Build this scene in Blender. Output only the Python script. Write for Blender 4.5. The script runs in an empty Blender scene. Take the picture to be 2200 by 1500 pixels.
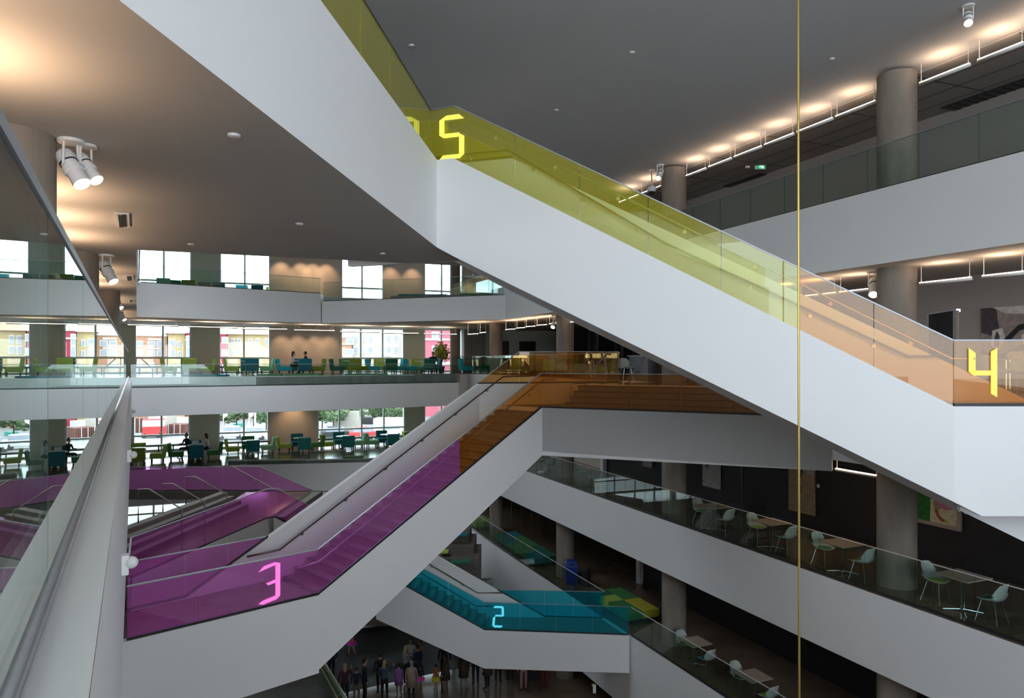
import bpy, bmesh, math, random
from mathutils import Vector, Matrix
random.seed(7)
D = bpy.data; C = bpy.context.scene.collection; SC = bpy.context.scene
# ---------------------------------------------------------------- frame
# X right, Y away from the camera, Z up; the ground floor of the atrium is z = 0,
# the camera's eye is ZC above it.  Heights below are written relative to the eye.
ZC = 14.2
F, CU, CV = 1550.0, 1100.0, 778.0          # focal length and horizon, in photo pixels (2200 wide)
cam = D.cameras.new('camera'); co = D.objects.new('camera', cam); C.objects.link(co)
co.location = (0, 0, ZC); co.rotation_euler = (math.pi/2, 0, 0)
cam.sensor_width = 36; cam.lens = 36*F/2200; cam.shift_y = (CV-750)/2200; cam.clip_start = .05; cam.clip_end = 600
SC.camera = co
# ---------------------------------------------------------------- light
w = D.worlds.new('overcast_sky'); SC.world = w; w.use_nodes = True
nt = w.node_tree; nt.nodes.clear()
bgn = nt.nodes.new('ShaderNodeBackground'); out = nt.nodes.new('ShaderNodeOutputWorld')
tc = nt.nodes.new('ShaderNodeTexCoord'); nz = nt.nodes.new('ShaderNodeTexNoise'); nz.inputs['Scale'].default_value = 2.0
cr = nt.nodes.new('ShaderNodeValToRGB')
cr.color_ramp.elements[0].color = (.72, .85, 1, 1); cr.color_ramp.elements[1].color = (.86, .93, 1, 1)
nt.links.new(tc.outputs['Generated'], nz.inputs['Vector']); nt.links.new(nz.outputs['Fac'], cr.inputs['Fac'])
nt.links.new(cr.outputs['Color'], bgn.inputs['Color']); bgn.inputs['Strength'].default_value = 4.8
nt.links.new(bgn.outputs['Background'], out.inputs['Surface'])
SC.view_settings.view_transform = 'Standard'; SC.view_settings.look = 'None'
SC.view_settings.exposure = 0.45; SC.view_settings.gamma = 1; SC.view_settings.use_curve_mapping = False
cy = SC.cycles
cy.max_bounces = 8; cy.diffuse_bounces = 4; cy.glossy_bounces = 3; cy.transmission_bounces = 4
cy.transparent_max_bounces = 40; cy.sample_clamp_indirect = 4.0; cy.use_denoising = True
cy.caustics_reflective = False; cy.caustics_refractive = False
WARM = (1.0, .64, .38)
# ---------------------------------------------------------------- building grid (a across, b along the atrium)
E1 = (.9253, .3791); E2 = (-.3791, .9253)
def AB(a, b): return (a*E1[0]+b*E2[0], a*E1[1]+b*E2[1])
def ub(u, b):
    t = (u-CU)/F; Y = b/(E2[0]*t+E2[1]); return (t*Y, Y)
def ua(u, a):
    t = (u-CU)/F; Y = a/(E1[0]*t+E1[1]); return (t*Y, Y)
def uz(u, v, h):
    Y = h*F/(CV-v); return ((u-CU)/F*Y, Y)
def hv(v, Y): return (CV-v)/F*Y
def uY(u, Y): return ((u-CU)/F*Y, Y)
def toab(p): return (p[0]*E1[0]+p[1]*E1[1], p[0]*E2[0]+p[1]*E2[1])
# ---------------------------------------------------------------- materials
M = {}
def nodes(name):
    m = D.materials.new(name); m.use_nodes = True; t = m.node_tree
    b = t.nodes['Principled BSDF']; M[name] = m
    return m, t, b
def mat(name, col, rough=.6, metal=0, noise=None, scale=6, bump=0, spec=.5, emit=None, estr=0, stretch=None, coords='Object'):
    m, t, b = nodes(name)
    b.inputs['Base Color'].default_value = (*col, 1); b.inputs['Roughness'].default_value = rough
    b.inputs['Metallic'].default_value = metal; b.inputs['Specular IOR Level'].default_value = spec
    if emit: b.inputs['Emission Color'].default_value = (*emit, 1); b.inputs['Emission Strength'].default_value = estr
    if noise or bump:
        tc = t.nodes.new('ShaderNodeTexCoord'); n = t.nodes.new('ShaderNodeTexNoise'); mp = t.nodes.new('ShaderNodeMapping')
        n.inputs['Scale'].default_value = scale; n.inputs['Detail'].default_value = 5
        if stretch: mp.inputs['Scale'].default_value = stretch
        t.links.new(tc.outputs[coords], mp.inputs['Vector']); t.links.new(mp.outputs['Vector'], n.inputs['Vector'])
        if noise:
            r = t.nodes.new('ShaderNodeValToRGB'); r.color_ramp.elements[0].position = .3; r.color_ramp.elements[1].position = .7
            r.color_ramp.elements[0].color = (*[c*(1-noise) for c in col], 1); r.color_ramp.elements[1].color = (*[min(1, c*(1+noise)) for c in col], 1)
            t.links.new(n.outputs['Fac'], r.inputs['Fac']); t.links.new(r.outputs['Color'], b.inputs['Base Color'])
        if bump:
            bp = t.nodes.new('ShaderNodeBump'); bp.inputs['Strength'].default_value = bump; bp.inputs['Distance'].default_value = .01
            t.links.new(n.outputs['Fac'], bp.inputs['Height']); t.links.new(bp.outputs['Normal'], b.inputs['Normal'])
    return m
def glass(name, tint, film=None, amount=0.0, boost=1.0):
    """Sheet glass: tinted transparency, a Schlick reflection and, for coloured panes, the light the film scatters."""
    m, t, b = nodes(name); t.nodes.remove(b)
    o = t.nodes['Material Output']
    N = t.nodes.new; L = t.links.new
    g = N('ShaderNodeNewGeometry'); dp = N('ShaderNodeVectorMath'); dp.operation = 'DOT_PRODUCT'
    L(g.outputs['Incoming'], dp.inputs[0]); L(g.outputs['Normal'], dp.inputs[1])
    ab = N('ShaderNodeMath'); ab.operation = 'ABSOLUTE'; L(dp.outputs['Value'], ab.inputs[0])
    s = N('ShaderNodeMath'); s.operation = 'SUBTRACT'; s.inputs[0].default_value = 1; L(ab.outputs[0], s.inputs[1])
    p = N('ShaderNodeMath'); p.operation = 'POWER'; L(s.outputs[0], p.inputs[0]); p.inputs[1].default_value = 5
    ma = N('ShaderNodeMath'); ma.operation = 'MULTIPLY_ADD'; L(p.outputs[0], ma.inputs[0]); ma.inputs[1].default_value = .96*boost; ma.inputs[2].default_value = .035*boost
    ma.use_clamp = True
    tr = N('ShaderNodeBsdfTransparent'); tr.inputs['Color'].default_value = (*[math.sqrt(c) for c in tint], 1)
    base = tr.outputs[0]
    if film:
        df = N('ShaderNodeBsdfDiffuse'); df.inputs['Color'].default_value = (*film, 1)
        tl = N('ShaderNodeBsdfTranslucent'); tl.inputs['Color'].default_value = (*film, 1)
        m1 = N('ShaderNodeMixShader'); m1.inputs[0].default_value = .25; L(df.outputs[0], m1.inputs[1]); L(tl.outputs[0], m1.inputs[2])
        m2 = N('ShaderNodeMixShader'); m2.inputs[0].default_value = amount; L(tr.outputs[0], m2.inputs[1]); L(m1.outputs[0], m2.inputs[2]); base = m2.outputs[0]
    gl = N('ShaderNodeBsdfGlossy'); gl.inputs['Roughness'].default_value = 0.0; gl.inputs['Color'].default_value = (.95, 1, .98, 1)
    mx = N('ShaderNodeMixShader'); L(ma.outputs[0], mx.inputs[0]); L(base, mx.inputs[1]); L(gl.outputs[0], mx.inputs[2])
    L(mx.outputs[0], o.inputs['Surface'])
    return m
def concrete(name, col, seam=1.2):
    m, t, b = nodes(name); N = t.nodes.new; L = t.links.new
    tc = N('ShaderNodeTexCoord'); n1 = N('ShaderNodeTexNoise'); n1.inputs['Scale'].default_value = 2.2; n1.inputs['Detail'].default_value = 8
    mp = N('ShaderNodeMapping'); mp.inputs['Scale'].default_value = (1, 1, .3)
    L(tc.outputs['Object'], mp.inputs[0]); L(mp.outputs[0], n1.inputs['Vector'])
    r = N('ShaderNodeValToRGB'); r.color_ramp.elements[0].position = .3; r.color_ramp.elements[1].position = .72
    r.color_ramp.elements[0].color = (*[c*.72 for c in col], 1); r.color_ramp.elements[1].color = (*[c*1.2 for c in col], 1)
    L(n1.outputs['Fac'], r.inputs[0])
    v = N('ShaderNodeTexVoronoi'); v.inputs['Scale'].default_value = 4.5; L(tc.outputs['Object'], v.inputs['Vector'])
    c2 = N('ShaderNodeValToRGB'); c2.color_ramp.elements[0].position = .06; c2.color_ramp.elements[0].color = (.55, .55, .55, 1); c2.color_ramp.elements[1].position = .1
    L(v.outputs['Distance'], c2.inputs[0])
    mm = N('ShaderNodeMixRGB'); mm.blend_type = 'MULTIPLY'; mm.inputs[0].default_value = .7; L(r.outputs[0], mm.inputs[1]); L(c2.outputs[0], mm.inputs[2])
    L(mm.outputs[0], b.inputs['Base Color']); b.inputs['Roughness'].default_value = .75
    bp = N('ShaderNodeBump'); bp.inputs['Strength'].default_value = .25; bp.inputs['Distance'].default_value = .01
    L(n1.outputs['Fac'], bp.inputs['Height']); L(bp.outputs[0], b.inputs['Normal'])
    return m
mat('white_paint', (.80, .79, .775), .55, noise=.012, scale=.8)
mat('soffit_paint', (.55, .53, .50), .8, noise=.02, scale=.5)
mat('roof_paint', (.60, .60, .60), .85, noise=.02, scale=.4)
mat('tile_ceiling', (.36, .34, .32), .85, noise=.02, scale=3)
mat('floor_polish', (.15, .105, .07), .13, noise=.18, scale=1.2, spec=.75)
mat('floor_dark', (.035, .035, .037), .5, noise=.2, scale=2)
mat('stair_stone', (.19, .17, .145), .55, noise=.15, scale=7)
mat('stair_dark', (.10, .088, .075), .55, noise=.15, scale=7)
concrete('concrete', (.27, .225, .18)); concrete('bench_concrete', (.24, .24, .22))
mat('sage_wall', (.58, .58, .48), .7, noise=.02, scale=1)
mat('beige_wall', (.64, .56, .47), .7, noise=.02, scale=1)
mat('taupe_wall', (.34, .30, .28), .75, noise=.02, scale=1)
mat('black_wall', (.016, .015, .016), .7, noise=.2, scale=9)
mat('wood_wall', (.13, .08, .05), .35, noise=.35, scale=3, stretch=(3, 3, .2))
mat('window_frame', (.62, .70, .68), .4)
mat('steel', (.55, .56, .58), .28, metal=1, noise=.04, scale=20)
mat('dark_metal', (.03, .03, .032), .4, metal=.3)
mat('nosing', (.05, .045, .04), .5)
mat('rail_brown', (.30, .26, .22), .4, metal=.6)
mat('bronze', (.18, .14, .12), .3, metal=1)
mat('rail_cap', (.42, .43, .46), .5, metal=.6)
mat('brass', (.62, .44, .12), .35, metal=.8)
mat('fixture_white', (.75, .74, .72), .4)
mat('desk_grey', (.16, .17, .20), .5)
mat('lamp_glow', (1, .9, .8), .5, emit=(1, .86, .74), estr=5.5)
mat('lamp_hot', (1, .8, .6), .5, emit=(1, .78, .52), estr=9)
mat('exit_green', (.0, .30, .10), .4, emit=(.0, .42, .14), estr=.5)
mat('exit_white', (.8, .9, .8), .4, emit=(.7, 1, .8), estr=.7)
for k, c in dict(lime=(.34, .50, .08), olive=(.20, .29, .03), pine=(.01, .13, .075), forest=(.05, .20, .06), teal=(.004, .16, .20), cyan=(.008, .40, .50), mint=(.22, .55, .33), yellow=(.45, .40, .03)).items():
    mat('fabric_'+k, c, .85, noise=.08, scale=60)
mat('table_white', (.78, .78, .76), .3); mat('table_wood', (.42, .32, .24), .4, noise=.06, scale=12, stretch=(1, 8, 1))
mat('shell_white', (.50, .54, .50), .4); mat('chrome', (.6, .63, .62), .15, metal=1)
mat('black_matte', (.01, .01, .011), .6); mat('bin_blue', (.005, .03, .22), .45)
mat('frame_wood', (.33, .27, .22), .5); mat('frame_dark', (.05, .02, .018), .4)
glass('clear_glass', (.74, .86, .82)); glass('edge_glass', (.25, .55, .5)); glass('window_glass', (.9, .95, .93))
glass('near_glass', (.62, .72, .68), boost=1.25)
glass('yellow_glass', (.90, .96, .60), (.78, .66, .03), .24)
glass('magenta_glass', (.94, .48, .92), (.74, .22, .62), .19)
glass('orange_glass', (.96, .56, .20), (.62, .19, .02), .10)
glass('cyan_glass', (.09, .82, .95), (.02, .42, .58), .15)
glass('green_glass', (.25, .85, .38), (.10, .55, .18), .22)
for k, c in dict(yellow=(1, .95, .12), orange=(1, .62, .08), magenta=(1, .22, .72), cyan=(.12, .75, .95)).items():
    mat('numeral_'+k, c, .4, emit=c, estr=.5)  # mild glow added so the film numerals read brighter than the glass
# ---------------------------------------------------------------- mesh builder
ORIG = {}
def tagit(o, label=None, cat=None, group=None, kind=None):
    if label: o['label'] = label
    if cat: o['category'] = cat
    if group: o['group'] = group
    if kind: o['kind'] = kind
    return o
def thing(name, loc, label, cat, group=None, rz=0):
    o = D.objects.new(name, None); o.empty_display_size = .2; C.objects.link(o)
    o.location = (loc[0], loc[1], loc[2]+ZC); o.rotation_euler.z = rz
    ORIG[o.name] = Vector((loc[0], loc[1], loc[2]+ZC)); return tagit(o, label, cat, group)
class MB:
    def __init__(s): s.v = []; s.f = []; s.m = []
    def add(s, vs, fs, mi=0):
        n = len(s.v); s.v += [tuple(p) for p in vs]; s.f += [tuple(i+n for i in f) for f in fs]; s.m += [mi]*len(fs); return s
    def box(s, c, d, rz=0, mi=0, rot=None):
        R = rot or Matrix.Rotation(rz, 3, 'Z'); vs = []
        for sx in (-.5, .5):
            for sy in (-.5, .5):
                for sz in (-.5, .5): vs.append(Vector(c)+R@Vector((sx*d[0], sy*d[1], sz*d[2])))
        return s.add(vs, [(0, 1, 3, 2), (4, 6, 7, 5), (0, 4, 5, 1), (2, 3, 7, 6), (0, 2, 6, 4), (1, 5, 7, 3)], mi)
    def hexa(s, lo, hi, mi=0):          # two quads, bottom and top
        return s.add(list(lo)+list(hi), [(3, 2, 1, 0), (4, 5, 6, 7), (0, 1, 5, 4), (1, 2, 6, 5), (2, 3, 7, 6), (3, 0, 4, 7)], mi)
    def prism(s, poly, z0, z1, mt=0, mb=0, ms=0):
        ar = sum(poly[i][0]*poly[(i+1) % len(poly)][1]-poly[(i+1) % len(poly)][0]*poly[i][1] for i in range(len(poly)))
        if ar < 0: poly = poly[::-1]
        n = len(poly); k = len(s.v)
        s.v += [(p[0], p[1], z0) for p in poly]+[(p[0], p[1], z1) for p in poly]
        s.f.append(tuple(range(k+n, k+2*n))); s.m.append(mt)
        s.f.append(tuple(range(k+n-1, k-1, -1))); s.m.append(mb)
        for i in range(n):
            j = (i+1) % n; s.f.append((k+i, k+j, k+n+j, k+n+i)); s.m.append(ms)
        return s
    def tube(s, pts, r, n=8, mi=0, caps=True):
        pts = [Vector(p) for p in pts]; k = len(s.v); rs = r if isinstance(r, (list, tuple)) else [r]*len(pts)
        for i, p in enumerate(pts):
            d = Vector((0, 0, 0))
            if i: d += (p-pts[i-1]).normalized()
            if i < len(pts)-1: d += (pts[i+1]-p).normalized()
            if d.length < 1e-6: d = Vector((0, 0, 1))
            d.normalize(); up = Vector((0, 0, 1)) if abs(d.z) < .95 else Vector((1, 0, 0))
            x = d.cross(up).normalized(); y = x.cross(d)
            for q in range(n):
                a = 2*math.pi*q/n; s.v.append(tuple(p+(x*math.cos(a)+y*math.sin(a))*rs[i]))
        for i in range(len(pts)-1):
            for q in range(n):
                q2 = (q+1) % n; s.f.append((k+i*n+q, k+i*n+q2, k+(i+1)*n+q2, k+(i+1)*n+q)); s.m.append(mi)
        if caps:
            s.f.append(tuple(k+q for q in range(n-1, -1, -1))); s.m.append(mi)
            s.f.append(tuple(k+(len(pts)-1)*n+q for q in range(n))); s.m.append(mi)
        return s
    def lathe(s, c, prof, n=16, mi=0):  # prof: (r, z)
        return s.tube([(c[0], c[1], c[2]+z) for r, z in prof], [r for r, z in prof], n, mi)
    def ell(s, c, r, n=12, m=8, mi=0, R=None, cut=-2):
        k = len(s.v); R = R or Matrix.Identity(3)
        for i in range(m+1):
            th = math.pi*i/m
            for j in range(n):
                ph = 2*math.pi*j/n
                z = max(math.cos(th), cut)
                s.v.append(tuple(Vector(c)+R@Vector((r[0]*math.sin(th)*math.cos(ph), r[1]*math.sin(th)*math.sin(ph), r[2]*z))))
        for i in range(m):
            for j in range(n):
                j2 = (j+1) % n; s.f.append((k+i*n+j, k+(i+1)*n+j, k+(i+1)*n+j2, k+i*n+j2)); s.m.append(mi)
        return s
    def build(s, name, mats, parent=None, smooth=False, label=None, cat=None, group=None, kind=None, bevel=0, z=True):
        if not isinstance(mats, (list, tuple)): mats = [mats]
        off = Vector((0, 0, 0)); dz = ZC if z else 0
        if parent is not None: off = ORIG.get(parent.name, Vector((0, 0, 0)))
        else:
            xs = [p[0] for p in s.v]; ys = [p[1] for p in s.v]; zs = [p[2] for p in s.v]
            off = Vector(((min(xs)+max(xs))/2, (min(ys)+max(ys))/2, min(zs)+dz))
        me = D.meshes.new(name)
        me.from_pydata([(p[0]-off.x, p[1]-off.y, p[2]+dz-off.z) for p in s.v], [], s.f)
        for mn in mats: me.materials.append(M[mn])
        me.polygons.foreach_set('material_index', s.m)
        if smooth: me.polygons.foreach_set('use_smooth', [True]*len(me.polygons))
        me.validate(); me.update()
        o = D.objects.new(name, me); C.objects.link(o)
        if parent is not None: o.parent = parent; ORIG[o.name] = off.copy()
        else: o.location = off; ORIG[o.name] = off.copy()
        if bevel:
            bm = o.modifiers.new('bevel', 'BEVEL'); bm.width = bevel; bm.segments = 2; bm.limit_method = 'ANGLE'
        return tagit(o, label, cat, group, kind)
    # local-coordinate version for prototypes
    def loc(s, name, mats, parent, **k):
        return s.build(name, mats, parent, z=False, **k)
def local_thing(name, label, cat, group=None):
    o = D.objects.new(name, None); o.empty_display_size = .2; C.objects.link(o); ORIG[o.name] = Vector((0, 0, 0))
    return tagit(o, label, cat, group)
def kids(o): return [c for c in D.objects if c.parent == o]
def put(o, x, y, h, rz=0):
    o.location = (x, y, h+ZC); o.rotation_euler.z = rz; ORIG[o.name] = Vector(o.location); return o
KIDS = {}
def copy_tree(o, parent=None):
    c = o.copy(); C.objects.link(c)
    if parent is not None: c.parent = parent
    if o.name not in KIDS: KIDS[o.name] = kids(o)
    KIDS[c.name] = [copy_tree(ch, c) for ch in KIDS[o.name]]
    return c
def light(name, kind, loc, energy, size=None, col=WARM, rot=(0, 0, 0), spot=None, blend=.6, parent=None, size_y=None):
    l = D.lights.new(name, kind); l.energy = energy; l.color = col
    if kind == 'AREA':
        l.shape = 'RECTANGLE' if size_y else 'SQUARE'; l.size = size
        if size_y: l.size_y = size_y
    else: l.shadow_soft_size = size or .05
    if spot: l.spot_size = spot; l.spot_blend = blend
    o = D.objects.new(name, l); C.objects.link(o); o.rotation_euler = rot
    p = Vector((loc[0], loc[1], loc[2]+ZC))
    if parent is not None: o.parent = parent; o.location = p-ORIG[parent.name]
    else: o.location = p
    return o
def nrm(p, q):
    d = Vector((q[0]-p[0], q[1]-p[1], 0)); d.normalize(); return d
def off_line(pts, d):                   # offset a plan polyline to its left by d
    res = []
    for i, p in enumerate(pts):
        n = Vector((0, 0, 0)); ds = []
        if i: ds.append(nrm(pts[i-1], p))
        if i < len(pts)-1: ds.append(nrm(p, pts[i+1]))
        ns = [Vector((-e.y, e.x, 0)) for e in ds]; n = sum(ns, Vector((0, 0, 0))); n.normalize()
        k = d/max(.4, n.dot(ns[0])); res.append((p[0]+n.x*k, p[1]+n.y*k))
    return res
def wall_mb(pts, tops, bots, th):
    """wall along plan points; thickness th to the left of travel"""
    m = MB(); q = off_line(pts, th)
    for i in range(len(pts)-1):
        a, b, c, d = pts[i], pts[i+1], q[i+1], q[i]
        m.hexa([(a[0], a[1], bots[i]), (b[0], b[1], bots[i+1]), (c[0], c[1], bots[i+1]), (d[0], d[1], bots[i])],
               [(a[0], a[1], tops[i]), (b[0], b[1], tops[i+1]), (c[0], c[1], tops[i+1]), (d[0], d[1], tops[i])])
    return m
def lerp(a, b, t): return a+(b-a)*t
def glass_run(parent, pts, bases, tops, mats, step=1.25, th=.018, rail='rail_cap', shoe='dark_metal', rr=.02, shoe_h=.045, gap=.012, panel='glass_panel', matfn=None, railw=.03):
    """panes, cap rail and base channel along a plan polyline (bases/tops: heights)"""
    for i in range(len(pts)-1):
        p, q = pts[i], pts[i+1]; L = math.hypot(q[0]-p[0], q[1]-p[1]); n = max(1, round(L/step)); d = nrm(p, q); w_ = Vector((-d.y, d.x, 0))*th/2
        for k in range(n):
            t0 = k/n+gap/2/L; t1 = (k+1)/n-gap/2/L
            P = [(lerp(p[0], q[0], t), lerp(p[1], q[1], t)) for t in (t0, t1)]
            b = [lerp(bases[i], bases[i+1], t) for t in (t0, t1)]; tp = [lerp(tops[i], tops[i+1], t) for t in (t0, t1)]
            if max(tp[0]-b[0], tp[1]-b[1]) < .03: continue
            m = MB()
            lo = [(P[0][0]-w_.x, P[0][1]-w_.y, b[0]), (P[1][0]-w_.x, P[1][1]-w_.y, b[1]), (P[1][0]+w_.x, P[1][1]+w_.y, b[1]), (P[0][0]+w_.x, P[0][1]+w_.y, b[0])]
            hi = [(x, y, tp[j]) for (x, y, z), j in zip(lo, (0, 1, 1, 0))]
            m.hexa(lo, hi)
            m.m = [0, 0, 0, 1, 0, 1]
            mm = matfn((P[0][0]+P[1][0])/2, (P[0][1]+P[1][1])/2) if matfn else mats
            m.build(panel, [mm, 'edge_glass' if mm in ('clear_glass', 'near_glass') else mm], parent)
    if rail:
        m = MB()
        for i in range(len(pts)-1):
            p, q = pts[i], pts[i+1]; d = nrm(p, q); w_ = Vector((-d.y, d.x, 0))*railw/2
            lo = [(p[0]-w_.x, p[1]-w_.y, tops[i]), (q[0]-w_.x, q[1]-w_.y, tops[i+1]), (q[0]+w_.x, q[1]+w_.y, tops[i+1]), (p[0]+w_.x, p[1]+w_.y, tops[i])]
            m.hexa(lo, [(x, y, z+rr) for x, y, z in lo])
        m.build('top_rail', rail, parent)
    if shoe:
        m = MB()
        for i in range(len(pts)-1):
            p, q = pts[i], pts[i+1]; d = nrm(p, q); w_ = Vector((-d.y, d.x, 0))*.028
            lo = [(p[0]-w_.x, p[1]-w_.y, bases[i]), (q[0]-w_.x, q[1]-w_.y, bases[i+1]), (q[0]+w_.x, q[1]+w_.y, bases[i+1]), (p[0]+w_.x, p[1]+w_.y, bases[i])]
            m.hexa(lo, [(x, y, z+shoe_h) for x, y, z in lo])
        m.build('base_channel', shoe, parent)
def handrail(parent, pts, side, mt='steel', r=.021, every=1.25, arm=.08, pad='steel'):
    """tube rail with brackets reaching to `side` (+1 left of travel, -1 right)"""
    o = MB().tube(pts, r, 10).build('handrail', mt, parent, smooth=True)
    for i in range(len(pts)-1):
        p, q = Vector(pts[i]), Vector(pts[i+1]); L = (q-p).length; n = int(L/every)
        if n < 1: continue
        d = nrm(p, q); w_ = Vector((-d.y, d.x, 0))*side
        for k in range(n):
            c = p.lerp(q, (k+.5)/n); m = MB(); e = c+w_*arm
            m.tube([c+Vector((0, 0, -.01)), c+Vector((0, 0, -.075)), e+Vector((0, 0, -.085))], .008, 6)
            m.tube([e-w_*.012+Vector((0, 0, -.085)), e+Vector((0, 0, -.085))], .032, 10)
            m.build('bracket', pad, o)
    return o
def struct(mb, name, mats, **k): return mb.build(name, mats, kind='structure', **k)
# ================================================================ STRUCTURE
H5, H4, H3, H2, H1 = 3.83, -.67, -5.17, -9.67, -14.2
RC = 6.72                                     # roof ceiling
AX = 13.57                                    # atrium face of the right-hand galleries
def GX(Y, o=.09): return -.524*Y-o            # outer face line of the near left guard
def R_(b): return AB(AX, b)
WB = 46.5
outR = [AB(26, -14), AB(26, WB)]
outL = [AB(-11.9, WB), (-13, 8), (-13, -14)]
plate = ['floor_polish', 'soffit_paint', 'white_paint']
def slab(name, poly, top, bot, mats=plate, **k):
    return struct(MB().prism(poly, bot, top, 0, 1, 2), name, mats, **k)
# ground and ground floor
struct(MB().prism([(-15, -16), (34, -16), AB(27, WB+.4), AB(-13, WB+.4)], H1-.3, H1, 0, 0, 0), 'floor', ['floor_polish'])
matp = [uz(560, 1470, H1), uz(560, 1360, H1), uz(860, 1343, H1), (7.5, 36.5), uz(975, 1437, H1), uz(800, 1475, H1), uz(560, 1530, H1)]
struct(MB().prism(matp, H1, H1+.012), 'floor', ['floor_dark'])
# level 5
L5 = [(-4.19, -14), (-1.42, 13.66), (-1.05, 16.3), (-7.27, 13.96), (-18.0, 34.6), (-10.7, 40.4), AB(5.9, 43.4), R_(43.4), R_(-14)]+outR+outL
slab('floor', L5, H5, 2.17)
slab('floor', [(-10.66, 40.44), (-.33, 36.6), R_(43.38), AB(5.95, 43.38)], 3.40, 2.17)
# level 4
L4 = [(2.2, -14), (.96, -2), (GX(30.5), 30.5), (-16.6, 31.3), (-3.4, 39.5), R_(39.6), R_(20.4), (1.9, 23.07), (1.97, 22.15), (6.74, 19.37), R_(-14)]+outR+outL
slab('floor', L4, H4, -2.33)
slab('floor', [(GX(30.55), 30.55), (-2.87, 38.7), (-3.33, 39.46), (-16.55, 31.3)], -1.10, -2.33)
slab('floor', [(.88, 21.0), (7.62, 17.18), (6.7, 19.35), (1.95, 22.12), (1.88, 23.05), (-1.0, 22.1), (-.37, 22.2)], -1.33, -2.6, ['stair_stone', 'soffit_paint', 'white_paint'])
slab('floor', [(7.1, 10.9), (10.19, 10.9), (9.36, 12.95), (8.8, 12.2), (7.4, 12.6)], H4, -2.33, ['floor_polish', 'soffit_paint', 'white_paint'])
# level 3
L3a = [(2.2, -14), (.60, -2), (-7.45, 13.30), (-4.28, 16.0), (-5.55, 17.3), (-7.9, 14.95), (-9.09, 17.27), (-8.08, 23.9), (-8.08, 29.0), (-10.6, 29.0), (-10.25, 25.0), (-10.95, 20.4), (-13, 19.5), (-13, -14)]
slab('floor', L3a, H3, -6.9)
slab('floor', [(-18.1, 34.4), (-13.4, 36.3), (-6.5, 37.4), R_(39.6), R_(-14)]+outR+[AB(-11.9, WB), (-26.5, 33.0)], H3, -6.9)
slab('floor', [(-16.2, 28.85), (-10.62, 28.85), (-10.62, 29.1), (-16.2, 29.1)], H3, -5.5, ['stair_dark']*3)
# level 2
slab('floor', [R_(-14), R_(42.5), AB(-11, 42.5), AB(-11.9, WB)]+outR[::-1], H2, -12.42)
slab('floor', [(-1.0, 26.0), (4.02, 25.52), (3.36, 27.14), (1.23, 27.4), (-.9, 27.5)], H2, -11.0, ['stair_stone', 'soffit_paint', 'white_paint'])
# roof, with unseen openings added to let more daylight into the hall
for q_ in ([(-8.5, 22.5), (-5.5, 22.5), (-5.5, 30.5), (-8.5, 30.5)], [(-5.5, 0), (30, 0), AB(27, WB+.5), (-5.5, AB(12.5, WB+.5)[1])], [(-16, 0), (-5.5, 0), (-5.5, 22.5), (-16, 22.5)], [(-16, 30.5), (-5.5, 30.5), (-5.5, AB(12.5, WB+.5)[1]), (-16, AB(1.2, WB+.5)[1])],
           [(-34, 0), (-16, 0), (-16, AB(1.2, WB+.5)[1]), AB(-13, WB+.5)], [(-34, -16), (-3, -16), (-3, 0), (-34, 0)], [(-3, -6), (7, -6), (7, 0), (-3, 0)], [(7, -16), (34, -16), (30, 0), (7, 0)]):
    struct(MB().prism(q_, RC, RC+.5), 'ceiling', ['roof_paint'])
tc_ = [AB(AX+1.45, -13), AB(19, -13), AB(19, 40), AB(AX+1.45, 40)]
cl = struct(MB().prism(tc_, RC-.06, RC-.005), 'ceiling', ['tile_ceiling'])
jm = MB()
for k in range(1, 5):
    a = AX+1.45+k*.75; p, q = AB(a, -13), AB(a, 40); jm.prism([p, q, AB(a+.02, 40), AB(a+.02, -13)], RC-.066, RC-.058)
for k in range(0, 22):
    b = -12+2.4*k; jm.prism([AB(AX+1.45, b), AB(19, b), AB(19, b+.02), AB(AX+1.45, b+.02)], RC-.066, RC-.058)
jm.build('panel_joint', 'dark_metal', cl)
# ---------------------------------------------------------------- outer walls
def wallseg(name, p, q, h0, h1, th, mt, **k):
    return struct(wall_mb([p, q], [h1, h1], [h0, h0], th), name, [mt], **k)
wallseg('wall_left', (-13, -14), (-13, 8), H1, RC, .3, 'sage_wall')
wallseg('wall_left', (-13, 8), AB(-11.9, WB), H1, RC, .3, 'sage_wall')
wallseg('wall_right', AB(26, WB), AB(26, -14), H1, RC, .3, 'taupe_wall')
wallseg('wall_back', AB(26, -14), (-13, -14), H1, -2.33, .3, 'taupe_wall')
# right-hand gallery walls
wallseg('wall_right', AB(17.2, 27.0), AB(17.2, -14), H2, -6.9, .25, 'black_wall')
wallseg('wall_right', AB(17.2, 30.2), AB(17.2, -14), H3, -2.33, .25, 'black_wall')
wallseg('wall_right', AB(17.5, 20.0), AB(17.5, -14), H4, 2.17, .25, 'taupe_wall')
wallseg('wall_right', AB(18.0, 46.0), AB(18.0, -14), H5, RC, .25, 'taupe_wall')
wallseg('wall_right', AB(17.3, 40), AB(17.3, 30.9), H3, -2.33, .2, 'beige_wall')
for h in (H2, H3):                                # pale end posts and black skirting
    pass
for b_, h0 in ((27.05, H2), (30.25, H3)):
    p = AB(17.15, b_); struct(MB().box((p[0], p[1], h0+1.38), (.28, .28, 2.76), rz=.389), 'trim_1', ['white_paint'])
for bb, h0, h1 in ((7.0, H3, -2.33), (20.5, H3, -2.33), (17.5, H2, -6.9)):
    p = AB(17.19, bb); struct(MB().box((p[0], p[1], (h0+h1)/2), (.03, .03, h1-h0), rz=.389), 'trim_2', ['bronze'])
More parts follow.
